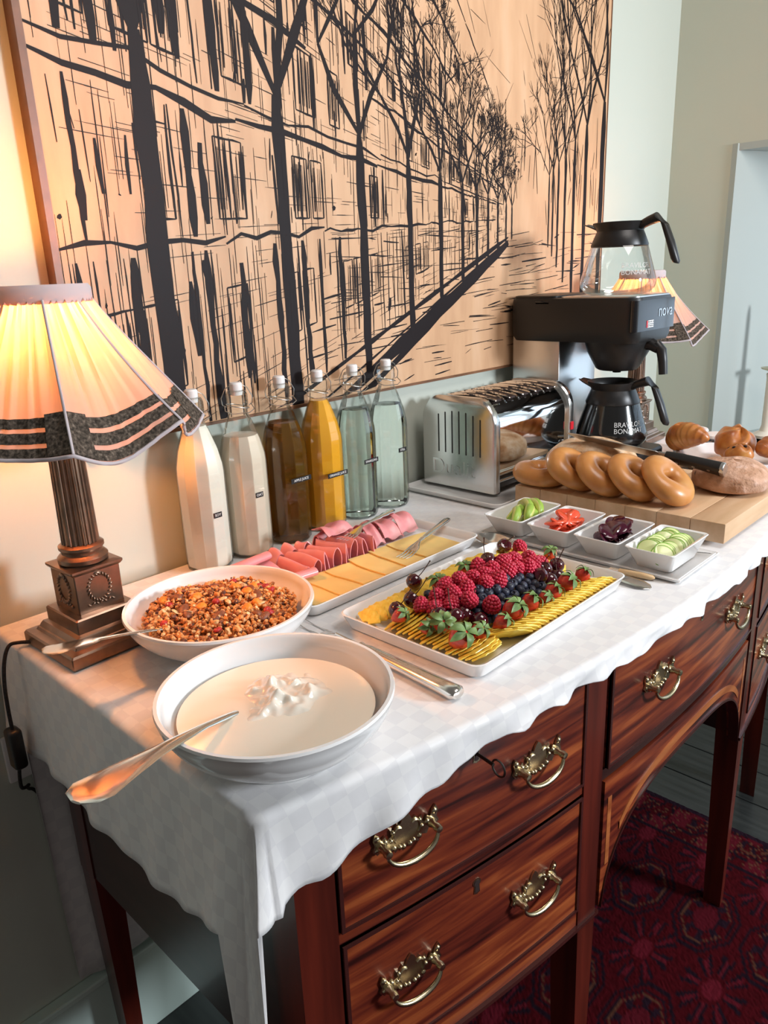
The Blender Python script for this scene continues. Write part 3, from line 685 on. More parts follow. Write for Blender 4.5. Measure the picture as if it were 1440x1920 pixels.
# ------------------------------------------------------------------ bottles
PROF = [(.0, .0), (.036, .0), (.041, .004), (.0425, .012), (.0425, .178), (.0415, .192), (.036, .218), (.024, .252), (.0175, .266), (.0165, .278), (.0195, .283), (.0195, .300), (.017, .307), (.012, .309)]
def inner(level):
    p = [(0.0, .004), (.034, .004), (.039, .008), (.0405, .014)]
    for r, z in PROF[4:]:
        if z < level: p.append((r-.0015, z))
    rl = float(np.interp(level, [z for r, z in PROF[3:]], [r for r, z in PROF[3:]]))-.0015
    return p+[(rl, level), (0, level+.0002)]
def make_bottle(label, x, y, liquid, level, word, lz, la, solid_tint=None):
    B = thing('swing_top_bottle', label, 'bottle', (x, y, T+.0008), (0, 0, .12))
    build('glass_body', lathe(PROF, 12, phase=.2), M['glass'], B, ang=14)
    build('liquid', lathe(inner(level), 12, phase=.2), M[liquid], B, ang=14)
    build('stopper', lathe([(0, .300), (.0105, .300), (.0115, .310), (.0115, .320), (.0095, .3225), (0, .323)], 20), M['white'], B)
    w_ = [tube([(.0205*math.cos(a), .0205*math.sin(a), .280-.004*math.cos(a)) for a in np.linspace(0, 2*PI, 24)[:-1]], .0009, 6, True)]
    w_.append(tube([(-.0205, 0, .280), (-.027, 0, .284), (-.028, 0, .296), (-.020, 0, .312), (-.010, 0, .318), (.010, 0, .318), (.020, 0, .312), (.028, 0, .296), (.027, 0, .284), (.0205, 0, .280)], .0009, 6))
    w_.append(tube([(-.024, -.004, .283), (-.026, -.02, .276), (-.015, -.029, .271), (.015, -.029, .271), (.026, -.02, .276), (.024, -.004, .283)], .0009, 6))
    build('wire_bail', xf(join(*w_), rot=(0, 0, -.55)), M['steel'], B, ang=60)
    wd = .0042*len(word)+.004
    lb = build('name_label', rbox(.0006, wd, .0095, 0, 1), M['tape'], B, smooth=False)
    r = .0425*math.cos(PI/12)
    if wd > .03: r += .003
    lb.location = (r*math.cos(la)+.0004*math.cos(la), r*math.sin(la), lz); lb.rotation_euler = (0, -.0, la)
    tx = build('lettering', xf(text_vf(word, .0068, .0001), (.0005, 0, 0), (PI/2, 0, PI/2)), M['print'], lb, smooth=False)
    return B
FA = .2+PI/12
def facing(x, y):                                           # facet nearest to the room side
    return -PI/2-.02
spec = [('soy', .260, 'SOY', .105, 'tall swing-top bottle of creamy white soy milk beside the lamp', .702),
        ('oat', .228, 'OAT', .120, 'swing-top bottle of beige oat milk, second from the lamp', .795),
        ('apple', .236, 'APPLE JUICE', .128, 'swing-top bottle of brown apple juice', .893),
        ('orange', .264, 'ORANGE JUICE', .118, 'swing-top bottle of orange juice', .988),
        ('water', .232, 'SPARKLING', .126, 'clear water bottle beside the orange juice, labelled sparkling', 1.084),
        ('water', .228, 'STILL', .130, 'clear water bottle beside the toaster, labelled still', 1.184)]
for i, (lq, lev, wd, lz, lab, x) in enumerate(spec):
    la = -PI/2+.02-.12
    make_bottle(lab, x, -.062, lq, lev, wd, lz, la)

# ------------------------------------------------------------------ bowls
def bowl(name, label, c, R, h, foot, mt='porcelain'):
    wv = [(0, .006), (foot*.8, .006), (foot, .004)]
    out = [(0, .004), (foot-.006, .004), (foot-.004, 0), (foot, 0), (foot+.002, .006)]
    n = 9
    for k in range(1, n+1):
        t = k/n; out.append((foot+(R-foot)*(1-(1-t)**1.7)*1.0, .006+(h-.010)*t**1.25))
    out += [(R+.001, h-.003), (R, h), (R-.004, h), (R-.007, h-.004)]
    for k in range(n-1, 0, -1):
        t = k/n; out.append((foot+(R-foot)*(1-(1-t)**1.7)-.006, .010+(h-.012)*t**1.25))
    out += [(foot*.9, .0098), (0, .009)]
    return tag(build(name, lathe(out, 72), M[mt], loc=(c[0], c[1], T+.001), ang=50), label, 'bowl')
YC, GC = (.440, -.590), (.538, -.341)
YR, YH = .131, .068
bowl('serving_bowl', 'large white porcelain bowl of yogurt at the table corner', YC, YR, YH, .078)
bowl('serving_bowl', 'white porcelain bowl full of granola beside the lamp', GC, .132, .068, .062)
def yog(u, v):
    pass
def make_yogurt():
    R = .1115; n, k = 96, 44; V, Fc = [], []
    for i in range(k+1):
        r = R*i/k
        for j in range(n):
            a = 2*PI*j/n; x, y = r*math.cos(a), r*math.sin(a)
            V.append((x, y, .044+.001*math.sin(x*60)*math.sin(y*50)))
    for i in range(k):
        for j in range(n): q = (j+1) % n; Fc.append((i*n+j, i*n+q, (i+1)*n+q, (i+1)*n+j))
    Yg = thing('yogurt', 'pale creamy yogurt with glossy stirred curds in big bowl', 'yogurt', (YC[0], YC[1], T+.001))
    prof = [(0, .020), (.080, .020), (.098, .036), (.1095, .0435), (.107, .0443), (0, .0445)]
    build('yogurt_surface', lathe(prof, 72), M['yogurt'], Yg)
    # stirred, lumpy middle
    cx, cy = .020, .010; r2 = np.random.default_rng(3)
    bl = [(r2.normal(0, .026), r2.normal(0, .021), r2.uniform(.004, .011), r2.uniform(0, PI), r2.uniform(.5, 1.8)) for _ in range(90)]
    def fn(u, v):
        r = .066*u; a = 2*PI*v; x, y = r*math.cos(a)*1.12, r*math.sin(a)*.92; z = 0
        for bxx, byy, s, th, el in bl:
            dx, dy = x-bxx, y-byy; c_, s_ = math.cos(th), math.sin(th); p, q = (c_*dx+s_*dy)/(s*el), (-s_*dx+c_*dy)/(s*.7)
            z += .0026*math.exp(-(p*p+q*q))
        return (cx+x, cy+y, .0440+z*(1-u**4)-.0012*u**3)
    build('curds', grid(fn, 40, 90), M['curd'], Yg, ang=80)
make_yogurt()
def make_granola():
    r2 = np.random.default_rng(5); iv, ifc = ico(1); V, Fc, Cc = [], [], []
    pal = np.array([(.42, .20, .075), (.52, .27, .11), (.60, .36, .17), (.33, .13, .05), (.50, .22, .07), (.66, .45, .26), (.20, .07, .03), (.09, .04, .035), (.55, .30, .12)])
    R = .106; N = 4200
    for k in range(N):
        rr = R*math.sqrt(r2.random()); a = 2*PI*r2.random(); x, y = rr*math.cos(a), rr*math.sin(a)
        z = .052+.012*(1-(rr/R)**2)+r2.uniform(-.010, .005)+.004*math.sin(x*45)*math.cos(y*38)
        s = r2.uniform(.0016, .0036); sc = s*r2.uniform(.7, 1.5, 3); q = Euler(r2.uniform(0, 6, 3)).to_matrix()
        P = (iv*(1+r2.uniform(-.25, .25, (len(iv), 1))))*sc; P = P @ np.array(q).T+np.array([x, y, z]); o = len(V)
        V += P.tolist(); Fc += [tuple(i+o for i in f) for f in ifc]; c = pal[r2.integers(len(pal))]*np.array((1.35, 1.2, 1.0))*r2.uniform(.75, 1.2); Cc += [c]*len(iv)
    o = len(V); b = lathe([(0, .028), (.072, .028), (.098, .049), (.09, .054), (0, .060)], 40); V += b[0]; Fc += [tuple(i+o for i in f) for f in b[1]]; Cc += [np.array((.30, .12, .05))]*len(b[0])
    me = bpy.data.meshes.new('granola'); me.from_pydata([tuple(p) for p in V], [], Fc)
    ca = me.color_attributes.new('Col', 'FLOAT_COLOR', 'POINT'); ca.data.foreach_set('color', np.c_[np.clip(np.array(Cc), 0, 1), np.ones(len(V))].ravel().astype(np.float32))
    me.materials.append(attr_mat('toasted_oats', .55, .4))
    o = bpy.data.objects.new('granola', me); col.objects.link(o); o.location = (GC[0], GC[1], T+.001)
    tag(o, 'toasted granola with oats and seeds heaped in bowl', 'granola', kind='stuff')
    alm = mat('almond_skin', (.22, .075, .035), .45, noise=(200, .3)); apr = mat('dried_apricot', (.80, .27, .04), .4); cran = mat('dried_cranberry', (.42, .03, .03), .35); coc = mat('coconut_flake', (.78, .58, .34), .5)
    kinds = [('almond', alm, (.0125, .0075, .0045), 'whole brown almond on the granola', 'almonds on the granola', 9),
             ('dried_apricot', apr, (.009, .008, .0055), 'orange piece of dried apricot on the granola', 'apricot pieces on the granola', 8),
             ('dried_cranberry', cran, (.007, .006, .0045), 'dark red dried cranberry on the granola', 'cranberries on the granola', 12),
             ('coconut_flake', coc, (.011, .007, .0016), 'pale coconut flake on the granola', 'coconut flakes on the granola', 8)]
    for nm, mt, s, lab, grp, cnt in kinds:
        base = None
        for k in range(cnt):
            rr = .088*math.sqrt(r2.random()); a = 2*PI*r2.random(); x, y = rr*math.cos(a), rr*math.sin(a)
            z = .0545+.012*(1-(rr/R)**2)+.004*math.sin(x*45)*math.cos(y*38)+.002
            if base is None:
                vv = np.array([tuple(p) for p in sphere(1, 14, 9)[0]])*np.array(s); f = sphere(1, 14, 9)[1]
                vv[:, 2] *= 1+.5*np.tanh(vv[:, 0]/s[0]); vv += r2.normal(0, s[2]*.06, vv.shape)
                base = o = build(nm, (vv, f), mt, ang=80); tag(o, lab, 'dried fruit' if 'dried' in nm else 'nut' if nm == 'almond' else 'flake', grp)
            else: o = base.copy(); col.objects.link(o)
            o.location = (GC[0]+x, GC[1]+y, T+z); o.rotation_euler = (r2.normal(0, .35), r2.normal(0, .35), r2.uniform(0, 6))
make_granola()

# ------------------------------------------------------------------ cutlery
def sweep(sec, n=12):
    """sec: (pos, width vector half, normal vector half) -> flattened oval rings"""
    return loft([[Vector(p)+Vector(wv)*math.cos(2*PI*j/n)+Vector(nv)*math.sin(2*PI*j/n) for j in range(n)] for p, wv, nv in sec])
def flat_handle(prof, n=12, ws=1.0):
    """handle along +x: (x, half width, z, half thickness)"""
    return sweep([((x, 0, z), (0, w_*(1+(ws-1)*(x/prof[-1][0])), 0), (0, 0, t)) for x, w_, z, t in prof], n)
def spoon_bowl(L_, Wd, dp, th=.0014, x0=0):
    def fn(u, v):
        a = 2*PI*v; r = u; x = -L_/2*r*math.cos(a); y = Wd/2*r*math.sin(a)*(1+.16*math.cos(a)*r)
        return (x0-L_/2+x*1.0, y, -dp*(1-r*r)+.0)
    return thick(grid(fn, 10, 32), th)
def orient(o, p0, p1, roll=0.0):
    """put +x of o from p0 to p1"""
    d = (Vector(p1)-Vector(p0)).normalized(); q = d.to_track_quat('X', 'Z'); o.location = p0
    o.rotation_mode = 'XYZ'; o.rotation_euler = (q @ Quaternion((1, 0, 0), roll)).to_euler(); return o
def spoon(label, p0, p1, scale=1.0, bowl_len=.075, bowl_w=.047, hl=.17, fiddle=False, group=None, roll=0.0, ws=1.6):
    """p0: where handle meets the bowl; p1: towards the handle end"""
    S = thing('serving_spoon', label, 'spoon', group=group)
    if fiddle: pr = [(0, .005, 0, .0022), (.02, .0042, .002, .002), (.07, .004, .005, .0017), (hl*.60, .0052, .006, .0015), (hl*.62, .0085, .006, .0014), (hl*.66, .0098, .0058, .0013), (hl*.84, .0118, .005, .0012), (hl*.93, .0125, .0042, .0012), (hl*.975, .0095, .0032, .0012), (hl, .003, .0025, .0010)]
    else: pr = [(0, .006, 0, .0022), (.02, .0045, .002, .0024), (.06, .004, .005, .0022), (hl*.6, .0068, .006, .0016), (hl*.8, .0105, .005, .0014), (hl*.92, .0125, .0035, .0013), (hl*.975, .0095, .002, .0013), (hl, .003, .001, .0010)]
    build('handle', flat_handle(pr, 12, ws), M['silver'], S, ang=40); build('bowl', spoon_bowl(bowl_len, bowl_w, .013, x0=.004), M['silver'], S, ang=60)
    S.scale = (scale,)*3; return orient(S, p0, p1, roll)
def proj(P):
    v = RC.T @ (np.array(P)-CAM); return CEN[0]+F*v[0]/v[2], CEN[1]+F*v[1]/v[2]
a = at(452, 1333, T+.040); b = at(372, 1378, T+.0580)
d = (b-a).normalized(); e = min(np.linspace(.10, .40, 200), key=lambda k: abs(proj(a+d*k)[0]-143))
spoon('large silver serving spoon resting in the yogurt', a, b, e/.21, hl=.21)
a = at(318, 1178, T+.058); b = at(262, 1190, T+.0640); d = (b-a).normalized(); e = min(np.linspace(.06, .3, 200), key=lambda k: abs(proj(a+d*k)[0]-82))
spoon('silver fiddle-handled spoon resting in the granola', a, b, e/.165, hl=.165, fiddle=True, roll=.15, ws=2.1)
def fork(name, label, p0, p1, hl, tl=.038, wd=.011, ornate=False, tines=4, thickh=False, z0=0):
    """p0: tine tips, +x to handle end"""
    S = thing(name, label, 'fork')
    parts = []
    for k in range(tines):
        y = (k-(tines-1)/2)*2*wd/(tines-1)*.92 if tines > 1 else 0
        parts.append(sweep([((0, y, 0), (0, .0005, 0), (0, 0, .0005)), ((tl*.5, y, -.003), (0, .0011, 0), (0, 0, .0009)), ((tl, y*.98, -.001), (0, .0014, 0), (0, 0, .001))], 6))
    parts.append(sweep([((tl-.002, 0, -.001), (0, wd, 0), (0, 0, .0011)), ((tl+.010, 0, .001), (0, wd*.98, 0), (0, 0, .0012)), ((tl+.020, 0, .004), (0, wd*.55, 0), (0, 0, .0016)), ((tl+.030, 0, .006), (0, .0032, 0), (0, 0, .002))], 12))
    build('tines', join(*parts), M['silver'], S, ang=50)
    x0 = tl+.028
    if thickh: pr = [(x0, .003, .006, .003), (x0+.05, .0038, .006, .003), (x0+.052, .008, .006, .006), (x0+.06, .0065, .006, .005), (x0+.07, .009, .006, .0065), (hl-.03, .0125, .006, .008), (hl-.006, .0135, .006, .0085), (hl-.001, .010, .006, .006), (hl, .004, .006, .003)]
    elif ornate: pr = [(x0, .0032, .006, .002), (x0+.03, .0034, .006, .0024), (hl*.62, .0042, .006, .0026), (hl*.68, .0062, .006, .003), (hl*.74, .0048, .006, .0028), (hl*.82, .0075, .006, .0032), (hl*.88, .0058, .006, .003), (hl*.94, .0088, .006, .0034), (hl*.985, .0055, .006, .0028), (hl, .0015, .006, .001)]
    else: pr = [(x0, .0032, .006, .002), (x0+.012, .0048, .006, .0035), (x0+.018, .003, .006, .0028), (x0+.024, .005, .006, .0036), (hl*.7, .0058, .006, .0038), (hl*.95, .0075, .006, .0042), (hl*.99, .006, .006, .0034), (hl, .002, .006, .0015)]
    build('handle', flat_handle(pr, 14), M['silver'], S, ang=45)
    return orient(S, p0, p1)
def tray(name, label, x0, x1, y0, y1, h, cat='tray', r=.018, wall=.006, flare=.008, mt='porcelain', z=T+.001):
    cx, cy, w_, d_ = (x0+x1)/2, (y0+y1)/2, x1-x0, y1-y0
    R_ = [rrect(w_-2*flare-.01, d_-2*flare-.01, r-.004, 0), rrect(w_-2*flare-.002, d_-2*flare-.002, r-.002, .002), rrect(w_-.002, d_-.002, r, h-.002), rrect(w_, d_, r, h-.0008), rrect(w_-.004, d_-.004, r, h),
          rrect(w_-2*wall, d_-2*wall, r-.003, h-.002), rrect(w_-2*wall-1.6*flare, d_-2*wall-1.6*flare, r-.005, .008), rrect(w_-2*wall-2*flare-.008, d_-2*wall-2*flare-.008, r-.008, .006)]
    return tag(build(name, loft(R_), M[mt], loc=(cx, cy, z), ang=40), label, cat)

# ------------------------------------------------------------------ ham and cheese platter
tray('platter', 'white oblong platter of sliced ham and cheese', .664, 1.088, -.388, -.158, .022)
M['ham'] = ramp_mat('cooked_ham', [(0.3, (0.62, 0.19, 0.20)), (0.55, (0.76, 0.29, 0.30)), (0.8, (0.82, 0.44, 0.42))], 14, rough=0.38, sss=0.15, coat=.15)
M['cheese'] = mat('sliced_cheese', (0.83, 0.57, 0.20), .38, noise=(30, .06), sss=.1)
r4 = np.random.default_rng(11)
for k in range(6):                                          # cheese slices overlap along the platter
    x0 = .688+k*.0525
    ph = r4.uniform(0, 6); sk = r4.normal(0, .004); yb = -.276+r4.normal(0, .003); z0 = .0105+.0015*(k % 2)
    holes = [(r4.uniform(.15, .85), r4.uniform(.15, .85)) for _ in range(5)]
    def fn(u, v, x0=x0, sk=sk, yb=yb):                       # each slice leans on the one before it
        x = x0+.108*u+sk*v; y = -.369+(yb+.369)*v
        return (x, y, T+.0095+.0058*(1-u)+.0008*math.sin(x*40+y*50)+.004*max(0, y+.300)/.03)
    o = build('cheese_slice', thick(grid(fn, 14, 14), .0024), M['cheese'], ang=60)
    tag(o, ('first', 'second', 'third', 'fourth', 'fifth', 'last')[k]+' thin yellow cheese slice counted from the granola bowl', 'cheese', 'cheese slices on the platter')
def ham_fold(L_, h, gap, r2, open_=1.0):
    """slice folded over itself: teardrop loop seen end-on, extruded along x"""
    ph = r2.uniform(0, 6, 4)
    def fn(u, v):
        a = v*2-1; s = abs(a); side = 1 if a > 0 else -1
        z = h*(1-s**1.6); y = side*gap*math.sin(min(1, s*1.15)*PI*.55)*open_+.002*math.sin(u*4)
        x = (u-.5)*L_+.004*math.sin(v*5+ph[1]); z += .004*math.sin(u*3+ph[2])*(1-s); y += .0015*(s**3)*side*math.sin(u*5+ph[3])
        return (x, y, max(z, .0006))
    return thick(grid(fn, 12, 24), .0017)
def ham_drape(L_, Wd, h, r2, waves=3):
    ph = r2.uniform(0, 6, 3)
    def fn(u, v):
        z = h*(1-((2*v-1)**2)*.9)+.0035*math.sin(u*waves*PI*1.4+ph[0]+v*1.5)+.002*math.sin(v*8+ph[1])
        return ((u-.5)*L_+.0025*math.sin(v*4+ph[2]), (v-.5)*Wd, max(.001, z))
    return thick(grid(fn, 26, 14), .0017)
def ham_roll(L_, r_, r2):
    def fn(u, v):
        a = v*2*PI*1.25; rr = r_*(1-.12*v); return ((u-.5)*L_, rr*math.cos(a), rr*math.sin(a)*.75+r_*.78)
    return thick(grid(fn, 8, 30), .0016)
def ham(vf, px, py, z, rz, rx=0, ry=0, lab='folded slice of pink ham on the platter'):
    p = Vector((*px, z)) if isinstance(px, tuple) else at(px, py, z); o = build('ham_slice', vf, M['ham'], loc=p, rot=(rx, ry, rz), ang=70)
    tag(o, lab, 'ham', {'f': 'folded ham slices', 'w': 'draped ham slices', 'r': 'rolled ham slices'}[lab[0]])
zt = T+.012
FD, DR, RL = 'folded slice of pink ham standing in a loop on the platter', 'wide wavy slice of pink ham draped over the pile', 'rolled up slice of pink ham at the end of the pile'
ham(ham_roll(.085, .010, r4), (.688, -.205), 0, T+.0375, .08, lab=RL)
ham(ham_roll(.052, .010, r4), (.709, -.2585), 0, T+.0085, -.12, lab=RL)
ham(ham_roll(.080, .010, r4), (.720, -.284), 0, T+.0205, -.12, lab=RL)
ham(ham_drape(.050, .072, .026, r4, 1), (.706, -.208), 0, zt-.002, .10, lab=DR)
for k in range(8):                                          # loops stand side by side, then three behind them
    ham(ham_fold(.066+.004*math.sin(k*2), .030+.010*min(1, k/4), .0085, r4), (.752+k*.0228, -.240+.002*math.sin(k*1.7)), 0, zt-.0042, -1.42+.03*math.sin(k*2.3), lab=FD)
for k in range(3): ham(ham_fold(.026, .034, .0095, r4), (.759+k*.031, -.1875), 0, zt-.0042, -1.45, lab=FD)
ham(ham_drape(.080, .026, .040, r4, 2), (.890, -.188), 0, zt-.004, .03, lab=DR)
ham(ham_drape(.036, .076, .036, r4, 2), (.953, -.216), 0, zt-.004, -.06, lab=DR)
ham(ham_drape(.052, .080, .031, r4, 2), (.992, -.216), 0, zt-.001, -.05, 0, .14, lab=DR)
ham(ham_drape(.050, .080, .031, r4, 2), (1.0345, -.216), 0, zt+.001, .03, 0, .14, lab=DR)
ham(ham_drape(.064, .050, .010, r4, 2), (.875, -.208), 0, T+.0525, .05, lab=DR)
fork('serving_fork', 'silver fork lying on the cheese slices', at(752, 1046, T+.0172), at(828, 988, T+.0270), .185)
fork('serving_fork', 'silver fork with ornate handle lying on the ham', at(640, 1012, T+.0506), at(737, 962, T+.0486), .18, ornate=True)
fork('carving_fork', 'long silver serving fork with thick handle between bowl and fruit platter', (.652, -.372, T+.004), (.634, -.694, T+.0035), .322, tl=.06, wd=.009, tines=2, thickh=True)

# ------------------------------------------------------------------ fruit platter
tray('platter', 'white oblong platter heaped with pineapple and berries', .676, 1.072, -.692, -.430, .024)
M['pine'] = ramp_mat('pineapple_flesh', [(0.3, (0.80, 0.48, 0.04)), (0.55, (0.92, 0.66, 0.09)), (0.8, (0.94, 0.78, 0.28))], 60, rough=0.45, detail=4, coat=.08, sss=.2, bump=.25, dist=.002)
M['rasp'] = mat('raspberry', (0.55, 0.018, 0.055), .34, coat=.25, sss=.15, noise=(90, .25))
M['blue'] = ramp_mat('blueberry', [(0.35, (0.010, 0.011, 0.022)), (0.65, (0.035, 0.042, 0.075)), (0.85, (0.10, 0.12, 0.17))], 90, rough=.45)
M['cherry'] = mat('dark_cherry', (0.055, 0.002, 0.008), .10, coat=.9)
M['stem'] = mat('brown_stem', (0.075, 0.035, 0.02), .6)
M['straw'] = ramp_mat('strawberry', [(0.35, (0.50, 0.020, 0.015)), (0.7, (0.66, 0.075, 0.03)), (0.85, (0.75, 0.40, 0.16))], 160, rough=.32, coat=.3)
M['leaf'] = ramp_mat('green_leaf', [(0.3, (0.07, 0.14, 0.03)), (0.55, (0.18, 0.28, 0.08)), (0.8, (0.36, 0.46, 0.21))], 45, rough=.5)
ZF = T+.0075
def pine_vf(R_=.046, r_=.012, th=.0048, arc=2.3, n=18):
    """quarter-ring wedge standing on its curved side"""
    V, Fc = [], []; r2 = np.random.default_rng(int(R_*1e5))
    for i in range(n+1):
        a = PI/2-arc/2+arc*i/n; w_ = 1+.035*math.sin(i*1.9)+.02*r2.normal()
        for rr, y in ((r_, -th/2), (R_*w_-.002, -th/2), (R_*w_, -th/4), (R_*w_, th/4), (R_*w_-.002, th/2), (r_, th/2)): V.append((rr*math.cos(a), y, rr*math.sin(a)))
    for i in range(n):
        for k in range(6): a = 6*i+k; b = 6*i+(k+1) % 6; Fc.append((a, b, b+6, a+6))
    Fc += [tuple(range(6)), tuple(range(6*n+5, 6*n-1, -1))]
    return V, Fc
pines = [None, None, None]
def pineapple(loc, rot, k=0, s=1.0, lab=None, grp=None, ty=1.0):
    if pines[k] is None: o = pines[k] = build('pineapple_slice', pine_vf(.046+.003*k, .011+.002*k, .0025, 2.2+.15*k), M['pine'], ang=40)
    else: o = pines[k].copy(); col.objects.link(o)
    o.location = loc; o.rotation_euler = rot; o.scale = (s, s*ty, s)
    tag(o, lab, 'pineapple', grp)
GF = ('fanned pineapple slice along the room side of fruit platter', 'pineapple slices fanned along the room side')
GL = ('fanned pineapple slice at the yogurt end of fruit platter', 'pineapple slices at the yogurt end')
GB = ('pineapple slice along the cheese side of fruit platter', 'pineapple slices along the cheese side')
GR = ('fanned pineapple slice at the condiment end of fruit platter', 'pineapple slices at the condiment end')
for i in range(35):                                         # room side: thin slices leaning, edges up, running front to back
    x = .792+i*.0068; y = -.645
    pineapple((x, y, ZF-.0012), (.86, 0, -.66+.002*i), i % 3, .94, *GF)
for i in range(21):
    y = -.640+i*.0075; x = .733
    pineapple((x, y, ZF-.0005), (1.12-.008*i, 0, .16+.004*i), i % 3, .86, *GL, ty=1.2)
for i in range(20):
    x = .699+i*.0138; y = -.4665 if x < .775 else -.483
    pineapple((x, y, ZF-.0005), (.80, 0, PI/2), i % 3, .56 if x < .775 else .84, *GB, ty=2.6)
for i in range(9):
    y = -.608+i*.0115; x = 1.017+.002*math.sin(i*2)
    pineapple((x+.004, y, ZF-.0008), (.85, 0, PI+.2), i % 3, .9, *GR, ty=1.5)
# heap of pineapple pieces that carries the berries
def heap(u, v):
    a = 2*PI*v; r = u; x = .155*r*math.cos(a); y = .075*r*math.sin(a)
    return (x, y, .042*(1-r**2.6)+.004*math.sin(x*70)*math.cos(y*80)*(1-r))
hp = build('pineapple_heap', thick(grid(heap, 16, 48), .004), M['pine'], loc=(.885, -.548, ZF+.0032), ang=70)
tag(hp, 'low heap of pineapple under the berries on fruit platter', 'pineapple')
def hz(x, y): 
    r = min(1, math.hypot((x-.885)/.155, (y+.548)/.075)); return ZF+.0032+.042*(1-r**2.6)
def rasp_vf():
    iv, ifc = ico(1); V, Fc = [], []
    def add(c, s):
        o = len(V); V.extend((iv*s+np.array(c)).tolist()); Fc.extend([tuple(i+o for i in f) for f in ifc])
    for z, r, n, s in ((.000, .0078, 13, .0028), (.0036, .0088, 14, .0029), (.0074, .0084, 13, .0029), (.0110, .0068, 11, .0028), (.0142, .0045, 7, .0027), (.0162, .0012, 3, .0026)):
        for j in range(n): a = 2*PI*(j+.5*(int(z*240) % 2))/n; add((r*math.cos(a), r*math.sin(a), z), s)
    b = sphere(.0088, 12, 8, (1, 1, 1.05)); o = len(V); V.extend([(p[0], p[1], p[2]+.006) for p in b[0]]); Fc.extend([tuple(i+o for i in f) for f in b[1]])
    return [(x, y, z-.006) for x, y, z in V], Fc
protos = {}
def berry(kind, px, py, z, s=1.0, rot=None):
    p = at(px, py, z); r2 = r4
    if rot is None: rot = (r2.normal(0, .7), r2.normal(0, .7), r2.uniform(0, 6))
    if kind in protos: o = dup(protos[kind], p, rot, scale=s); return o
    if kind == 'raspberry':
        o = build('raspberry', rasp_vf(), M['rasp'], ang=80); tag(o, 'bright red raspberry in the row along the heap', 'raspberry', 'raspberries on the fruit platter')
    elif kind == 'blueberry':
        o = build('blueberry', lathe([(0, -.0066), (.004, -.0058), (.0070, -.0025), (.0078, .0008), (.0070, .0042), (.0045, .0060), (.0030, .0064), (.0027, .0072), (.0022, .0062), (0, .0052)], 18), M['blue'], ang=50); tag(o, 'dusky blueberry scattered beside the raspberries', 'blueberry', 'blueberries on the fruit platter')
    elif kind == 'cherry':
        o = thing('cherry', 'glossy dark cherry with thin stem among the berries', 'cherry', group='cherries on the fruit platter')
        build('flesh', lathe([(0, -.0115), (.006, -.0105), (.0108, -.006), (.0122, 0), (.0112, .006), (.0075, .0098), (.003, .0098), (0, .0078)], 24), M['cherry'], o); build('stem', tube([(0, 0, .008), (.001, .001, .016), (.004, .002, .026), (.009, .003, .036), (.0095, .003, .038)], [.0008, .0007, .0007, .0009, .0016], 6), M['stem'], o, ang=60)
    elif kind == 'strawberry':
        o = thing('strawberry', 'red strawberry with green leafy cap at edge of berries', 'strawberry', group='strawberries on the fruit platter')
        build('flesh', lathe([(0, -.021), (.004, -.0195), (.009, -.013), (.0135, -.004), (.015, .004), (.0125, .010), (.006, .012), (0, .0115)], 22), M['straw'], o)
        for k in range(8):
            a = 2*PI*k/8+.2*math.sin(k*3); L_ = .019+.004*math.sin(k*5)
            def lf(u, v, L_=L_, a=a):
                w_ = .0052*math.sin(PI*min(1, u*.96+.04))**.8; x = .002+L_*u; y = (v-.5)*2*w_; z = .012+.008*math.sin(u*2.2)*(1 if k % 2 else .3)-.012*u*u+.002*abs(v-.5); return (x*math.cos(a)-y*math.sin(a), x*math.sin(a)+y*math.cos(a), z)
            build('leaf', thick(grid(lf, 7, 4), .0004), M['leaf'], o, ang=60)
    protos[kind] = o; o.location = p; o.rotation_euler = rot; o.scale = (s, s, s); return o
RA = [(800, 1140), (827, 1114), (827, 1138), (858, 1115), (867, 1093), (879, 1118), (896, 1113), (892, 1082), (912, 1093), (898, 1060), (923, 1065), (845, 1135), (931, 1097), (950, 1056), (972, 1060), (992, 1045), (1015, 1057), (993, 1065), (978, 1038), (944, 1073), (912, 1078), (876, 1100), (850, 1100), (960, 1050), (1000, 1060)]
CH = [(744, 1140), (772, 1128), (777, 1113), (864, 1144), (855, 1168), (894, 1157), (918, 1052), (945, 1046), (1010, 1077), (1040, 1085), (1043, 1073), (1027, 1087), (836, 1160), (1020, 1066)]
BL = [(879, 1133), (897, 1138), (915, 1128), (930, 1120), (911, 1139), (890, 1147), (925, 1140), (910, 1150), (805, 1115), (842, 1089), (840, 1157), (937, 1113), (928, 1132), (958, 1083), (972, 1085), (962, 1093), (948, 1103), (968, 1091), (979, 1102), (987, 1093), (1000, 1095), (992, 1082), (945, 1111), (960, 1115), (936, 1113), (927, 1120), (947, 1123), (932, 1132), (913, 1128), (912, 1140), (900, 1138), (998, 1107), (1007, 1113), (910, 1150), (923, 1140), (1012, 1100), (938, 1120), (975, 1112), (985, 1110), (955, 1125), (970, 1098)]
def zz(px, py, add):
    z = T+.03
    for _ in range(60): p = at(px, py, z); z = .85*z+.15*(hz(p.x, p.y)+add)
    return z
def zs(px, py, add):                                        # strawberries lie on the heap or on the fanned slices
    z = T+.04
    for _ in range(80):
        p = at(px, py, z); b_ = hz(p.x, p.y)
        if p.y < -.600 and p.x > .77: b_ = max(b_, ZF+.026)
        elif p.y < -.595 or p.x < .775: b_ = max(b_, ZF+.014)
        z = .9*z+.1*(b_+add)
    return z
for px, py in RA: berry('raspberry', px, py, zz(px, py, .013), r4.uniform(1.12, 1.3))
for px, py in BL: berry('blueberry', px+r4.normal(0, 1.5), py+r4.normal(0, 1.5), zz(px, py, .0075), r4.uniform(.92, 1.1))
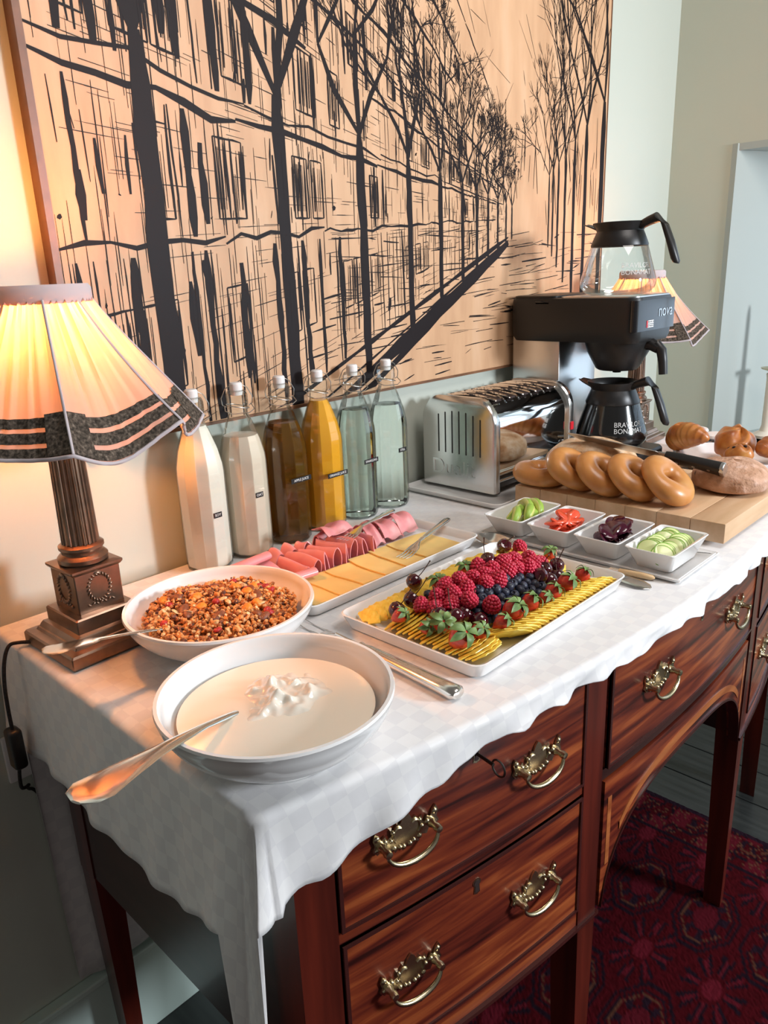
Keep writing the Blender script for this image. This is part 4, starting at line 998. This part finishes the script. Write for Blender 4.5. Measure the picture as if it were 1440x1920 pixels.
for k, (px, py) in enumerate(CH):
    rot = None
    if k < 3: rot = (-.5, -.35-.2*k, PI+.4)
    if k in (9,): rot = (-.3, .5, .2)
    berry('cherry', px, py, zs(px, py, .012) if k < 3 else zz(px, py, .013), 1.05, rot)
for px, py, rx, rz, s in ((748, 1158, 1.0, .5, .72), (792, 1180, 1.2, -.2, .74), (829, 1173, .9, -.6, .95), (864, 1198, .75, 0.1, 1.12), (898, 1186, .8, .4, .78), (942, 1160, .9, .9, .76), (962, 1142, .7, .5, 1.05), (994, 1126, .8, .8, .88), (1022, 1114, .9, .6, .66), (1052, 1110, .8, 1.0, .85), (1086, 1097, .8, .9, 1.0), (1100, 1075, .6, 1.2, .8), (822, 1090, .2, 0, .8), (878, 1062, .3, 0, .7), (1040, 1052, .3, 0, .75)):
    berry('strawberry', px, py-2, zs(px, py, .013), s, (rx, .2*math.sin(px), rz))

def settle():
    """lets the berries roll apart and come to rest on the pineapple and on one another"""
    from mathutils.bvhtree import BVHTree
    bpy.context.view_layer.update(); V, Fc = [], []
    for o in list(col.objects):
        if o.name.startswith('pineapple_'):
            k = len(V); V += [o.matrix_basis @ v.co for v in o.data.vertices]; Fc += [tuple(i+k for i in p.vertices) for p in o.data.polygons]
    bed = BVHTree.FromPolygons(V, Fc)
    rad = {'raspberry': .0100, 'blueberry': .0074, 'cherry': .0118, 'strawberry': .0128}
    B = [o for o in col.objects if o.parent is None and o.name.split('.')[0] in rad]
    R_ = np.array([rad[o.name.split('.')[0]]*o.scale[0] for o in B]); P = np.array([o.location[:] for o in B]); P0 = P.copy()
    RR = (R_[:, None]+R_[None, :])*.95; n = len(B)
    for it in range(220):
        P[:, 0] = np.clip(P[:, 0], .712, 1.040); P[:, 1] = np.clip(P[:, 1], -.655, -.470)
        P[:, 2] -= .0004; P[:, :2] += (P0[:, :2]-P[:, :2])*.01
        for _ in range(2):
            D = P[:, None]-P[None]; L_ = np.linalg.norm(D, axis=2)+np.eye(n); ov = np.clip(RR-L_, 0, None)*(1-np.eye(n))
            P += ((D/L_[..., None])*ov[..., None]*np.array([1, 1, .6])).sum(1)*.3
        for i in range(n):
            r = R_[i]; z = -1
            for dx, dy in ((0, 0), (.6, 0), (-.6, 0), (0, .6), (0, -.6)):
                h = bed.ray_cast(Vector((P[i, 0]+dx*r, P[i, 1]+dy*r, T+.3)), Vector((0, 0, -1)))
                if h[0] is not None: z = max(z, h[0].z+r*(1 if dx == dy else .8))
            P[i, 2] = max(P[i, 2], z-.0012 if z > 0 else T+.0075+r)
    for o, p in zip(B, P): o.location = p
settle()

# ------------------------------------------------------------------ condiment dishes
tray('serving_board', 'thin oblong white tray under the four small dishes', 1.131, 1.296, -.752, -.350, .008, 'tray', .006, .004, .002)
def dish_vf():
    def rr(w_, d_, r, z): return rrect(w_, d_, r, z, 4)
    return loft([rr(.100, .056, .008, 0), rr(.106, .062, .010, .0015), rr(.143, .085, .008, .036), rr(.146, .088, .008, .0375), rr(.144, .086, .008, .0385), rr(.134, .077, .008, .037), rr(.104, .060, .008, .008), rr(.094, .050, .008, .006)])
DISH = None; DY = [-.402, -.4995, -.597, -.694]; DXc = 1.205
names = ['avocado wedges', 'tomato slices', 'beetroot slices', 'cucumber slices']
ZD = T+.0075
for y, nm in zip(DY, names):
    if DISH is None: DISH = o = build('condiment_dish', dish_vf(), M['porcelain'], ang=40)
    else: o = DISH.copy(); col.objects.link(o)
    o.location = (DXc, y, ZD); tag(o, 'small white flared porcelain dish of '+nm, 'dish')
M['avo'] = ramp_mat('avocado', [(0.3, (0.50, 0.55, 0.12)), (0.7, (0.72, 0.70, 0.28))], 40, rough=.4)
M['avoskin'] = mat('avocado_edge', (0.30, 0.46, 0.07), .4)
M['tomato'] = ramp_mat('tomato', [(0.3, (0.66, 0.045, 0.018)), (0.7, (0.80, 0.12, 0.05))], 50, rough=.22, coat=.5)
M['beet'] = mat('beetroot', (0.060, 0.004, 0.018), .16, coat=.7)
M['cuke'] = mat('cucumber_flesh', (0.66, 0.72, 0.33), .3, coat=.3)
M['cukeskin'] = mat('cucumber_skin', (0.20, 0.36, 0.05), .35)
def wedge_vf(L_=.052, r_=.014):
    V, Fc, I = [], [], []; n, k = 12, 8
    rings = []
    for i in range(n+1):
        a = PI*i/n; c = Vector((L_/2*math.cos(a), 0, L_*.30*math.sin(a))); th = r_*math.sin(a)**.6+.0006
        rings.append([(c.x, th*.62*math.sin(b)*(1 if math.cos(b) < 0 else .9), c.z+th*.55*math.cos(b)) for b in [2*PI*j/k for j in range(k)]])
    vf = loft(rings); I = []
    for f in vf[1]:
        ax = [f_ % k for f_ in f]; I.append(1 if (set(ax) <= {0, 1, 7} and len(f) == 4) else 0)
    return vf[0], vf[1], I
wv = wedge_vf(); o0 = None
for k, (dx, dy, dz, rz, rx) in enumerate(((-.030, .004, .018, .6, .5), (-.008, -.014, .020, .5, .3), (.010, .008, .024, .9, .6), (.028, -.002, .021, 1.1, .5), (-.016, .016, .022, .3, .9), (.030, .018, .019, .4, .7), (.004, -.004, .014, .2, 1.0))):
    if o0 is None: o0 = o = build('avocado_wedge', wv, [M['avo'], M['avoskin']], ang=60); tag(o, 'pale green avocado wedge in white dish', 'avocado', 'avocado wedges')
    else: o = o0.copy(); col.objects.link(o)
    o.location = (DXc+dx, DY[0]+dy, ZD+dz+.006); o.rotation_euler = (rx, 0, rz); o.scale = (1.2,)*3
def disc(R_, th, n=22, wob=0.0): 
    return loft([[(R_*s*math.cos(2*PI*j/n)*(1+wob*math.sin(2*j)), R_*s*math.sin(2*PI*j/n), z) for j in range(n)] for s, z in ((.9, -th/2), (1, -th*.25), (1, th*.25), (.9, th/2))])
o0 = None
for k in range(22):
    if o0 is None:
        o0 = o = build('tomato_slice', xf(loft([[(.024*math.cos(a)*s, .013*math.sin(a)*s+(.004*math.cos(a)**2), z) for a in np.linspace(0, 2*PI, 20)[:-1]] for s, z in ((.9, -.0025), (1, -.001), (1, .001), (.9, .0025))])), M['tomato'], ang=50); tag(o, 'red tomato slice piled in white dish', 'tomato', 'tomato slices')
    else: o = o0.copy(); col.objects.link(o)
    t = k/21; o.location = (DXc-.033+.062*((k*.37) % 1), DY[1]-.011+.022*((k*.61) % 1), ZD+.019+.022*t); o.rotation_euler = (r4.normal(.2, .35), r4.normal(0, .35), r4.uniform(-.8, .8))
o0 = None
for k in range(20):
    if o0 is None: o0 = o = build('beetroot_slice', disc(.021, .0042), M['beet'], ang=50); tag(o, 'dark purple beetroot slice piled in white dish', 'beetroot', 'beetroot slices')
    else: o = o0.copy(); col.objects.link(o)
    t = k/19; o.location = (DXc-.034+.068*((k*.41) % 1), DY[2]-.011+.022*((k*.57) % 1), ZD+.019+.026*t); o.rotation_euler = (r4.normal(.1, .4), r4.normal(0, .3), r4.uniform(0, 6)); o.scale = (1, .8, 1)
o0 = None
for k in range(20):
    if o0 is None:
        a = disc(.0175, .0034, 24); I = [1 if len(f) == 4 else 0 for f in a[1]]; o0 = o = build('cucumber_slice', (a[0], a[1], I), [M['cuke'], M['cukeskin']], ang=50); tag(o, 'thin green cucumber slice leaning in white dish', 'cucumber', 'cucumber slices')
    else: o = o0.copy(); col.objects.link(o)
    rowk, c = divmod(k, 10); o.scale = (1.12,)*3; o.location = (DXc-.044+.0095*c, DY[3]-.012+.024*rowk, ZD+.025+.003*rowk+.002*math.sin(k*2)); o.rotation_euler = (.35*math.sin(k), -.75+.1*math.sin(k*3), .6)
# serving pieces between fruit platter and dishes
sp = spoon('big silver serving spoon beside the avocado dish', (1.099, -.450, T+.0113), (1.090, -.722, T-.0008), 1.0, .085, .056, .272, fiddle=True, ws=1.25)
KN = thing('table_knife', 'slim silver knife with bone handle beside condiment dishes', 'knife', (1.1195, -.64, T+.0047))
build('blade', sweep([((0, .175, 0), (.0004, 0, 0), (0, 0, .0003)), ((-.001, .165, 0), (.006, 0, 0), (0, 0, .0006)), ((0, .02, 0), (.008, 0, 0), (0, 0, .0008)), ((0, 0, 0), (.004, 0, 0), (0, 0, .003))], 10), M['silver'], KN)
build('ferrule', sweep([((0, .004, 0), (.0048, 0, 0), (0, 0, .0042)), ((0, -.012, 0), (.0052, 0, 0), (0, 0, .0046))], 12), M['silver'], KN)
M['bone'] = mat('bone', (0.66, 0.45, 0.24), .35, coat=.3)
build('handle', sweep([((0, -.010, 0), (.005, 0, 0), (0, 0, .0045)), ((.002, -.05, .001), (.0065, 0, 0), (0, 0, .005)), ((.003, -.068, .001), (.0055, 0, 0), (0, 0, .004)), ((.003, -.072, .001), (.002, 0, 0), (0, 0, .0015))], 12), M['bone'], KN)
KN.rotation_euler = (0, 0, .02)

# ------------------------------------------------------------------ toaster
tray('tray', 'white oblong tray under the toaster', 1.278, 1.70, -.292, -.012, .013, 'tray', .02, .006, .004)
def make_toaster():
    z0 = T+.0085; TL = thing('toaster', 'chrome slotted toaster standing on white tray', 'toaster', (1.338, -.132, z0))
    L_, Wd, Hh, zb = .335, .205, .218, .012
    def prof(w_, h, r, x, zb=zb, n=8):
        pts = [(x, -w_/2, zb)]
        for k in range(n+1): a = PI-PI/2*k/n; pts.append((x, -w_/2+r+r*math.cos(a), h-r+r*math.sin(a)+0.0))
        for k in range(n+1): a = PI/2-PI/2*k/n; pts.append((x, w_/2-r+r*math.cos(a), h-r+r*math.sin(a)))
        pts.append((x, w_/2, zb)); return pts
    def arched(w_, h, r, x, zbb=zb):
        p = prof(w_, h, r, x, zbb); return [(a, b, c+(.012*math.cos(b/(w_/2)*PI/2) if c > h-r*1.01 else 0)) for a, b, c in p]
    build('body', loft([arched(.196, .203, .052, .018, .052), arched(.196, .203, .052, L_-.018, .052)]), M['chrome'], TL, ang=25)
    build('base', bx(.02, L_-.02, -.100, .100, .014, .052, .003), M['blackg'], TL)
    build('crumb_rail', join(bx(.02, L_-.02, -.106, -.098, .030, .036, .001), bx(.02, L_-.02, -.106, -.098, .046, .053, .001)), M['chrome'], TL)
    for s in (0, 1):
        xs = [(0.0, .93, .028), (.0015, .97, .04), (.006, 1.0, .05), (.018, 1.0, .05), (.022, .985, .05)]
        if s: xs = [(L_-x, k, r) for x, k, r in xs]
        e = build('end_panel', loft([arched(.212*k, .206*k+.004, r, x, .006) for x, k, r in xs]), M['cast'], TL, ang=30)
        if s == 0:
            for j in range(7):
                y = -.066+j*.020
                build('vent_slot', bx(-.0006, .004, y-.0022, y+.0022, .086, .186-.012*(abs(j-3.2)/3)**2, .0012), M['black'], e)
            build('lettering', xf(text_vf('Dualit', .052, .0008), (-.0004, .012, .050), (PI/2, 0, -PI/2)), M['cast'], e)
        else:
            build('switch', rbox(.013, .004, .020, .001, 1, (L_-.012, -.107, .110)), M['red'], e)
            build('control_knob', xf(lathe([(0, 0), (.012, 0), (.012, .008), (.009, .014), (0, .015)], 20), (L_-.012, -.106, .064), (PI/2, 0, 0)), M['blackg'], e)
            build('lever', tube([(L_-.012, -.106, .080), (L_-.012, -.126, .080)], .004, 8), M['chrome'], e)
    for j in range(5):
        x = .060+j*.054
        vs = build('bread_slot', loft([[(x+dx*w_, y, .2045+.012*math.cos(y/.098*PI/2)+dz) for y in np.linspace(-.072, .072, 13)]+[(x-dx*w_, y, .2045+.012*math.cos(y/.098*PI/2)+dz) for y in np.linspace(.072, -.072, 13)] for dx, w_, dz in ((1, .012, -.004), (1, .012, .0008))]), M['void'], TL, ang=30)
        build('slot_guard', join(*[tube([(x+s*.013, y, .2055+.012*math.cos(y/.098*PI/2)) for y in np.linspace(-.076, .076, 14)], .0022, 6) for s in (-1, 1)]), M['chrome'], TL, ang=50)
    for x in (.03, L_-.03):
        for y in (-.085, .085): build('foot', lathe([(0, -.0), (.012, 0), (.012, .014), (0, .0145)], 14), M['black'], TL, loc=(x, y, 0))
make_toaster()

# ------------------------------------------------------------------ coffee machine with two jugs
def make_coffee():
    CX, CY = 1.782, -.208; Z = T+.001
    A = thing('coffee_machine', 'black and steel filter coffee machine beside the toaster', 'coffee machine', (CX, CY, Z))
    w_, d_ = .205, .352
    build('base', loft([rrect(w_-.01, d_-.01, .02, 0), rrect(w_, d_, .022, .004), rrect(w_, d_, .022, .040), rrect(w_-.008, d_-.008, .020, .046)]), M['black'], A, ang=30)
    build('hot_plate', lathe([(0, .046), (.070, .046), (.072, .049), (.066, .051), (0, .050)], 40), M['blackg'], A, loc=(0, -.075, 0))
    build('column', bx(-.092, .092, .028, .168, .045, .330, .004), M['steel'], A)
    hd = [(w_-.012, d_-.012, .028, .318), (w_-.002, d_-.002, .030, .330), (w_, d_, .030, .350), (w_, d_, .030, .412), (w_-.004, d_-.004, .030, .421), (w_-.016, d_-.016, .026, .4225)]
    h = build('head', loft([rrect(a, b, r, z, 6) for a, b, r, z in hd]), M['black'], A, ang=35)
    build('front_panel', loft([[(x, y, z) for x, y, _ in rrect(w_+.0012, .020, .0095, 0, 6, 0, -d_/2+.0094)] for z in (.345, .415)]), M['blackg'], h, ang=35)
    build('warming_plate', loft([rrect(w_-.012, .205, .024, .4215, 5, 0, -.068), rrect(w_-.012, .205, .024, .4245, 5, 0, -.068), rrect(w_-.020, .197, .020, .4255, 5, 0, -.068)]), M['steel'], h, ang=30)
    build('tank_lid', loft([rrect(w_-.014, .125, .02, .4215, 5, 0, .105), rrect(w_-.014, .125, .02, .427, 5, 0, .105), rrect(w_-.024, .115, .016, .4285, 5, 0, .105)]), M['black'], h, ang=30)
    build('lid_grip', bx(-.1025, -.1005, .055, .095, .408, .416, .001), M['blackg'], h)
    build('lettering', xf(text_vf('nova', .040, .0003), (.045, -d_/2-.0012, .386), (PI/2, 0, 0)), M['steel'], h, smooth=False)
    bd = build('maker_badge', join(mi(bx(-.052, -.046, -d_/2-.0014, -d_/2, .352, .368), 1), mi(bx(-.045, -.016, -d_/2-.0014, -d_/2, .361, .368), 0), mi(bx(-.045, -.016, -d_/2-.0014, -d_/2, .352, .359), 0)), [M['print'], M['red']], h, smooth=False)
    build('badge_lettering', join(xf(text_vf('BRAVILOR', .0062, .0001), (-.0305, -d_/2-.0016, .3645), (PI/2, 0, 0)), xf(text_vf('BONAMAT', .0062, .0001), (-.0305, -d_/2-.0016, .3555), (PI/2, 0, 0))), M['black'], bd, smooth=False)
    fb = build('filter_basket', lathe([(0, .246), (.046, .246), (.052, .250), (.074, .290), (.082, .318), (.082, .324), (0, .324)], 48), M['black'], A, loc=(0, -.082, 0), ang=30)
    build('basket_handle', join(tube([(0, -.060, .310), (0, -.085, .310), (0, -.105, .300)], [.016, .015, .013], 12), tube([(0, -.098, .312), (0, -.112, .296), (0, -.117, .27), (0, -.120, .240)], [.011, .0125, .011, .0105], 14)), M['black'], fb, ang=50)
    build('drip_nozzle', lathe([(0, .238), (.010, .238), (.012, .247), (0, .247)], 16), M['black'], fb)
make_coffee()
def make_jug(label, loc, coffee):
    J = thing('coffee_jug', label, 'jug', loc)
    build('glass', lathe([(0, .001), (.060, .0), (.076, .004), (.087, .016), (.090, .030), (.086, .045), (.074, .085), (.066, .112), (.062, .118)], 48), M['glass'], J, ang=40)
    if coffee: build('coffee', lathe([(0, .003), (.058, .003), (.074, .007), (.0845, .018), (.0875, .030), (.0838, .045), (.0715, .085), (.0640, .111), (0, .1115)], 48), M['blackg'], J, ang=40)
    build('collar', lathe([(.060, .112), (.066, .110), (.067, .114), (.058, .136), (.054, .145), (.056, .150), (.062, .158), (.064, .164), (.062, .165), (.056, .158), (.051, .146), (.052, .134), (.060, .112)], 48, cap=False), M['black'], J, ang=40)
    build('spout', thick(grid(lambda u, v: ((.056+.030*u)*math.cos(PI/2+(v-.5)*(1.5-1.2*u))*.9, (.050+.042*u)*math.sin(PI/2+(v-.5)*(1.5-1.2*u)), .146+.018*u**.8+.004*abs(v-.5)), 6, 10), .0022), M['black'], J, ang=60)
    hp = [(-.0, -.045, .152), (0, -.070, .163), (0, -.092, .170), (0, -.108, .158), (0, -.124, .120), (0, -.140, .075), (0, -.142, .068)]
    build('handle', sweep([(p, (wd, 0, 0), nv) for p, wd, nv in zip(hp, (.018, .019, .017, .0135, .0125, .0125, .008), ((0, 0, .010), (0, 0, .011), (0, .004, .011), (0, .010, .007), (0, .0105, .0035), (0, .0105, .0035), (0, .007, .002)))], 14), M['black'], J, ang=50)
    # maker name on the glass, reading towards the room
    def wrap(word, z, size):
        vf = text_vf(word, size, .0001, .15); out = []
        for p in vf[0]:
            zz_ = z+p.y; r = float(np.interp(zz_, [.030, .045, .085, .112], [.0905, .0866, .0746, .0668])); a = math.radians(-122)+p.x/r
            out.append((r*math.cos(a), r*math.sin(a), zz_))
        return out, vf[1]
    build('lettering', join(wrap('BRAVILOR', .066, .0165), wrap('BONAMAT', .051, .0165)), M['print'], J, smooth=False)
    if coffee:
        build('level_dots', join(*[xf(sphere(1, 8, 5), (r*math.cos(-1.25), r*math.sin(-1.25), z), scale=(.0022, .0022, .002)) for z, r in ((.060, .0822), (.075, .0776), (.09, .0728))]), M['print'], J)
    return J
make_jug('empty glass jug with black handle on top of coffee machine', (1.782, -.280, T+.0268+.4), False)
make_jug('glass jug full of black coffee under the filter basket', (1.782, -.283, T+.0525), True)

# ------------------------------------------------------------------ bread board, bread and knife
M['board'] = ramp_mat('pale_beech', [(0.3, (0.52, 0.32, 0.17)), (0.55, (0.64, 0.42, 0.25)), (0.8, (0.72, 0.52, 0.34))], 4, (1, 7, 7), rough=.5, detail=6)
BX0, BX1, BY0, BY1, BZ0, BZ1 = 1.338, 1.672, -.742, -.292, T+.009, T+.047
BB = thing('bread_board', 'thick beech butcher block board carrying the bread', 'board', (BX0, BY0, T+.001))
ns = 7; sw = (BY1-BY0)/ns
for k in range(ns):
    build('stave', bx(.0, BX1-BX0, k*sw+.0003, (k+1)*sw-.0003, .008, .046, .0022 if k in (0, ns-1) else .0008, 2), M['board'], BB)
for x in (.05, BX1-BX0-.05):
    for y in (.03, BY1-BY0-.03): build('foot', lathe([(0, 0), (.013, 0), (.014, .008), (0, .0085)], 16), M['black'], BB, loc=(x, y, 0))
M['bagel'] = ramp_mat('bagel_crust', [(0.25, (0.40, 0.145, 0.030)), (0.5, (0.56, 0.24, 0.065)), (0.8, (0.68, 0.38, 0.14))], 12, rough=.36, detail=3, coat=.15, bump=.08)
M['flour'] = ramp_mat('floured_crust', [(0.3, (0.40, 0.20, 0.085)), (0.5, (0.62, 0.41, 0.24)), (0.72, (0.76, 0.62, 0.47))], 38, rough=.9, detail=9, bump=1.0, dist=.009)
M['brown'] = ramp_mat('brown_crust', [(0.3, (0.19, 0.075, 0.025)), (0.55, (0.33, 0.15, 0.06)), (0.8, (0.50, 0.30, 0.15))], 38, rough=.85, detail=9, bump=1.0, dist=.009)
M['raisin'] = ramp_mat('raisin_crust', [(0.26, (0.06, 0.025, 0.02)), (0.34, (0.44, 0.24, 0.14)), (0.6, (0.60, 0.36, 0.25)), (0.8, (0.68, 0.50, 0.42))], 48, rough=.85, detail=9, bump=1.0, dist=.008)
M['croissant'] = ramp_mat('croissant_crust', [(0.3, (0.30, 0.075, 0.012)), (0.5, (0.48, 0.165, 0.030)), (0.8, (0.66, 0.34, 0.10))], 26, (1, 1, 1), rough=.4, detail=5, coat=.2, bump=.35, dist=.002)
def torus(R_, r_, n=48, k=20, seed=0):
    rr = np.random.default_rng(seed); ph = rr.uniform(0, 6, 4); rings = []
    for i in range(n):
        a = 2*PI*i/n; rm = r_*(1+.07*math.sin(a*2+ph[0])+.04*math.sin(a*3+ph[1])); Rm = R_*(1+.03*math.sin(a*2+ph[2]))
        rings.append([((Rm+rm*math.cos(b))*math.cos(a), (Rm+rm*math.cos(b))*math.sin(a), rm*.86*math.sin(b)) for b in [2*PI*j/k for j in range(k)]])
    return loft(rings+[rings[0]], cap=False)
bag = [(1.380, -.3295, .0233, .06), (1.383, -.4035, .0433, .66), (1.387, -.470, .0422, .66), (1.394, -.536, .0436, .66), (1.405, -.602, .0437, .66)]
labs = ['golden bagel lying flat at toaster end of the bagel row', 'golden bagel leaning on the flat bagel', 'golden bagel leaning, third counted from the flat one', 'golden bagel leaning, fourth counted from the flat one', 'golden bagel at the end of row beside raisin loaf']
for k, (x, y, z, tilt) in enumerate(bag):
    o = build('bagel', torus(.0350, .0238, seed=k), M['bagel'], loc=(x, y, BZ1+z), rot=(tilt, 0, 0), ang=80)
    tag(o, labs[k], 'bagel', 'bagels on the bread board')
def loaf_vf(L_, Wd, Hh, seed, p=2.3, rough_=.03, cut=False):
    rr = np.random.default_rng(seed); ph = rr.uniform(0, 6, 6)
    def fn(u, v):
        th = PI*u; a = 2*PI*v; cz = math.cos(th); s = math.sin(th)
        x = L_/2*math.copysign(abs(s*math.cos(a))**(2/p), math.cos(a)); y = Wd/2*math.copysign(abs(s*math.sin(a))**(2/p), math.sin(a)); z = Hh*(.42+.58*cz) if cz > 0 else Hh*.42*(1-abs(cz)**.35*1.0)
        k = 1+rough_*(math.sin(a*3+ph[0])+.7*math.sin(a*5+u*4+ph[1])+.6*math.sin(u*9+ph[2]+a*2))
        return (x*k, y*k, max(0, z)*(1+rough_*.8*math.sin(a*4+u*6+ph[3])))
    return grid(fn, 26, 48)
def loaf(label, px, py, size, seed, m_, rz=0, z=BZ1, x=None):
    p = at(px, py, z) if x is None else Vector((*x, z))
    o = build('bread_loaf', loaf_vf(*size, seed), M[m_], loc=(p.x, p.y, z+.0003), rot=(0, 0, rz), ang=80); return tag(o, label, 'bread')
loaf('pale floured sourdough loaf behind the bagels', 0, 0, (.15, .20, .078), 2, 'flour', .2, x=(1.528, -.372))
loaf('dark brown loaf piece behind the bagels', 0, 0, (.09, .095, .055), 4, 'brown', .5, x=(1.497, -.527))
rl = loaf('pinkish raisin loaf at room side of the bread board', 0, 0, (.16, .15, .060), 6, 'raisin', .3, x=(1.580, -.660))
rm = mat('raisin', (.012, .008, .010), .5)
for k in range(9):
    a = 2*PI*k/9*1.0+.4; o = build('raisin', xf(sphere(1, 8, 6), scale=(.0055, .004, .003)), rm, rl, loc=(.062*math.cos(a)*.93, .058*math.sin(a)*.93, .038+.010*math.sin(k*2.2)))
KB = thing('bread_knife', 'long bread knife with black riveted handle lying across the loaves', 'knife')
build('blade', loft([[(x, -.0009, z0), (x, .0009, z0), (x, .0004, z1), (x, -.0004, z1)] for x, z0, z1 in ((0, .012, -.012), (.01, .016, -.016), (.12, .016, -.018), (.19, .014, -.012), (.215, .010, .004))]), M['steel'], KB, smooth=False)
build('bolster', sweep([((.004, 0, 0), (0, .004, 0), (0, 0, .016)), ((-.012, 0, .001), (0, .008, 0), (0, 0, .011))], 12), M['steel'], KB)
kh_ = build('handle', loft([rrect(a, b, min(a, b)*.3, 0, 3) and [(x, y_, z_+zo) for y_, z_, _ in rrect(a, b, min(a, b)*.32, 0, 3)] for x, a, b, zo in ((-.010, .016, .024, .001), (-.03, .020, .027, .001), (-.075, .021, .025, .002), (-.105, .022, .029, -.001), (-.122, .022, .033, -.003))]), M['black'], KB, ang=40)
build('pommel', loft([[(x, y_*k, z_*k-.003) for y_, z_, _ in rrect(.023, .034, .009, 0, 3)] for x, k in ((-.121, 1.0), (-.127, 1.0), (-.1285, .92))]), M['steel'], KB, ang=40)
for x in (-.035, -.070, -.1): build('rivet', xf(lathe([(0, -.0112), (.0035, -.0112), (.0035, .0112), (0, .0112)], 12), (x, 0, .003), (PI/2, 0, 0)), M['steel'], kh_)
pa = at(1358, 880, BZ1+.0562); pb = at(1105, 824, BZ1+.0838)
dk = (pb-pa).normalized(); orient(KB, pa+dk*.127, pb, -.9)

# ------------------------------------------------------------------ pastry basket
M['wicker'] = ramp_mat('wicker', [(0.35, (0.10, 0.05, 0.025)), (0.7, (0.36, 0.22, 0.12))], 130, rough=.7, detail=2, bump=.6, dist=.002)
M['napkin'] = mat('white_napkin', (0.78, 0.76, 0.77), .8, bump=(60, .3, .003))
PB = thing('pastry_basket', 'wicker basket lined with white napkin holding pastries', 'basket', (1.885, -.560, T+.001))
def ring_e(a, b, z, n=56, w=0): return [(a*math.cos(2*PI*j/n)*(1+w*math.sin(j*1.1)), b*math.sin(2*PI*j/n)*(1+w*math.sin(j*1.1)), z) for j in range(n)]
build('weave', loft([ring_e(.085, .105, 0), ring_e(.095, .117, .012, w=.01), ring_e(.100, .123, .024, w=.01), ring_e(.106, .130, .036, w=.01), ring_e(.103, .127, .036), ring_e(.090, .112, .012), ring_e(.08, .10, .006)]), M['wicker'], PB, ang=60)
build('liner', loft([ring_e(.085, .105, .008), ring_e(.100, .124, .034), ring_e(.108, .132, .046, w=.015), ring_e(.114, .138, .044, w=.02), ring_e(.112, .136, .030, w=.02), ring_e(.110, .134, .026, w=.02), ring_e(.107, .131, .040, w=.012), ring_e(.101, .125, .040), ring_e(.090, .112, .026), ring_e(.05, .06, .024)]), M['napkin'], PB, ang=70)
def croissant(label, loc, rot, s=1.0):
    n, k = 60, 22; rings = []
    for i in range(n+1):
        t = i/n*2-1; a = t*1.15; c = Vector((.050*math.sin(a)*1.25, .050*(math.cos(a)-1)*.9, 0)); r_ = .0245*(1-abs(t)**2.2)**.75+.003
        st = (abs(t)*6.0) % 1; r_ *= 1.0-.14*st if abs(t) > .05 else 1.02
        d = Vector((math.cos(a), -math.sin(a)*.8, 0)).normalized(); nrm = Vector((-d.y, d.x, 0))
        rings.append([c+nrm*r_*math.cos(b)+Vector((0, 0, 1))*r_*.92*math.sin(b) for b in [2*PI*j/k for j in range(k)]])
    o = build('croissant', loft(rings), M['croissant'], loc=loc, rot=rot, ang=80); o.scale = (s, s, s); return tag(o, label, 'pastry')
croissant('flaky croissant standing up at coffee machine side of basket', (1.822, -.454, T+.089), (.75, .35, .9), 1.25)
croissant('ridged croissant at the room side of basket', (1.905, -.668, T+.076), (.25, 0, -.9), 1.25)
def bun(u, v):
    th = PI*u; a = 2*PI*v; s = math.sin(th)**.75; return (.058*s*math.cos(a), .046*s*math.sin(a), .034*math.cos(th)*(1+.10*math.cos(a*3))+.004*math.sin(a*5+u*12))
o = build('chocolate_pastry', xf(grid(bun, 26, 44), scale=(1.02, 1.02, 1.1)), M['croissant'], loc=(1.884, -.556, T+.070), rot=(.25, -.15, .5), ang=80); tag(o, 'glazed golden brown pastry in middle of basket', 'pastry')
o = build('chocolate_pastry', xf(grid(bun, 26, 44), scale=(.62, .58, .7)), M['croissant'], loc=(1.802, -.596, T+.062), rot=(.1, .3, 1.2), ang=80); tag(o, 'smaller raisin pastry tucked at rim of basket', 'pastry')
for k, a in enumerate((.3, 1.7, 3.0, 4.4)): build('raisin', xf(sphere(1, 8, 6), scale=(.005, .004, .003)), rm, o, loc=(.022*math.cos(a), .016*math.sin(a), .019))
# little clear jam tubs
jam = mat('dark_jam', (.05, .008, .012), .15, coat=.5)
JT = None
for k, (x, y, lab) in enumerate(((1.968, -.402, 'clear plastic tub between coffee machine and pastry basket'), (2.012, -.468, 'clear lidded plastic tub at the window side of pastry basket'), (2.052, -.388, 'clear plastic tub in front of the second lamp base'))):
    if JT is None:
        JT = o = thing('jam_tub', lab, 'tub', group='clear tubs behind the pastries')
        build('wall', lathe([(0, .001), (.026, 0), (.028, .003), (.034, .050), (.036, .052), (.033, .052), (.027, .005), (0, .004)], 28), M['film'], o); build('jam', lathe([(0, .004), (.026, .005), (.0295, .032), (0, .033)], 24), jam, o); build('lid', lathe([(0, .052), (.037, .052), (.038, .055), (.036, .060), (.030, .061), (0, .0595)], 28), M['white'], o)
    else: o = dup(JT, label=lab)
    o.location = (x, y, T+.001)
# ------------------------------------------------------------------ candlestick in the window recess
CS = thing('candlestick', 'cream candlestick with brass drip pan in the window recess', 'candlestick', (2.742, -.362, ZS))
M['cream'] = mat('cream_paint', (0.78, 0.70, 0.58), .5)
build('stick', lathe([(0, 0), (.045, 0), (.046, .01), (.022, .022), (.017, .04), (.0165, .20), (.019, .215), (.012, .222), (0, .223)], 28), M['cream'], CS)
build('drip_pan', lathe([(0, .222), (.010, .222), (.036, .232), (.038, .236), (.034, .236), (.012, .229), (0, .229)], 28), M['brass'], CS)
build('candle', lathe([(0, .228), (.0105, .228), (.0085, .42), (.004, .45), (0, .452)], 18), M['cream'], CS)
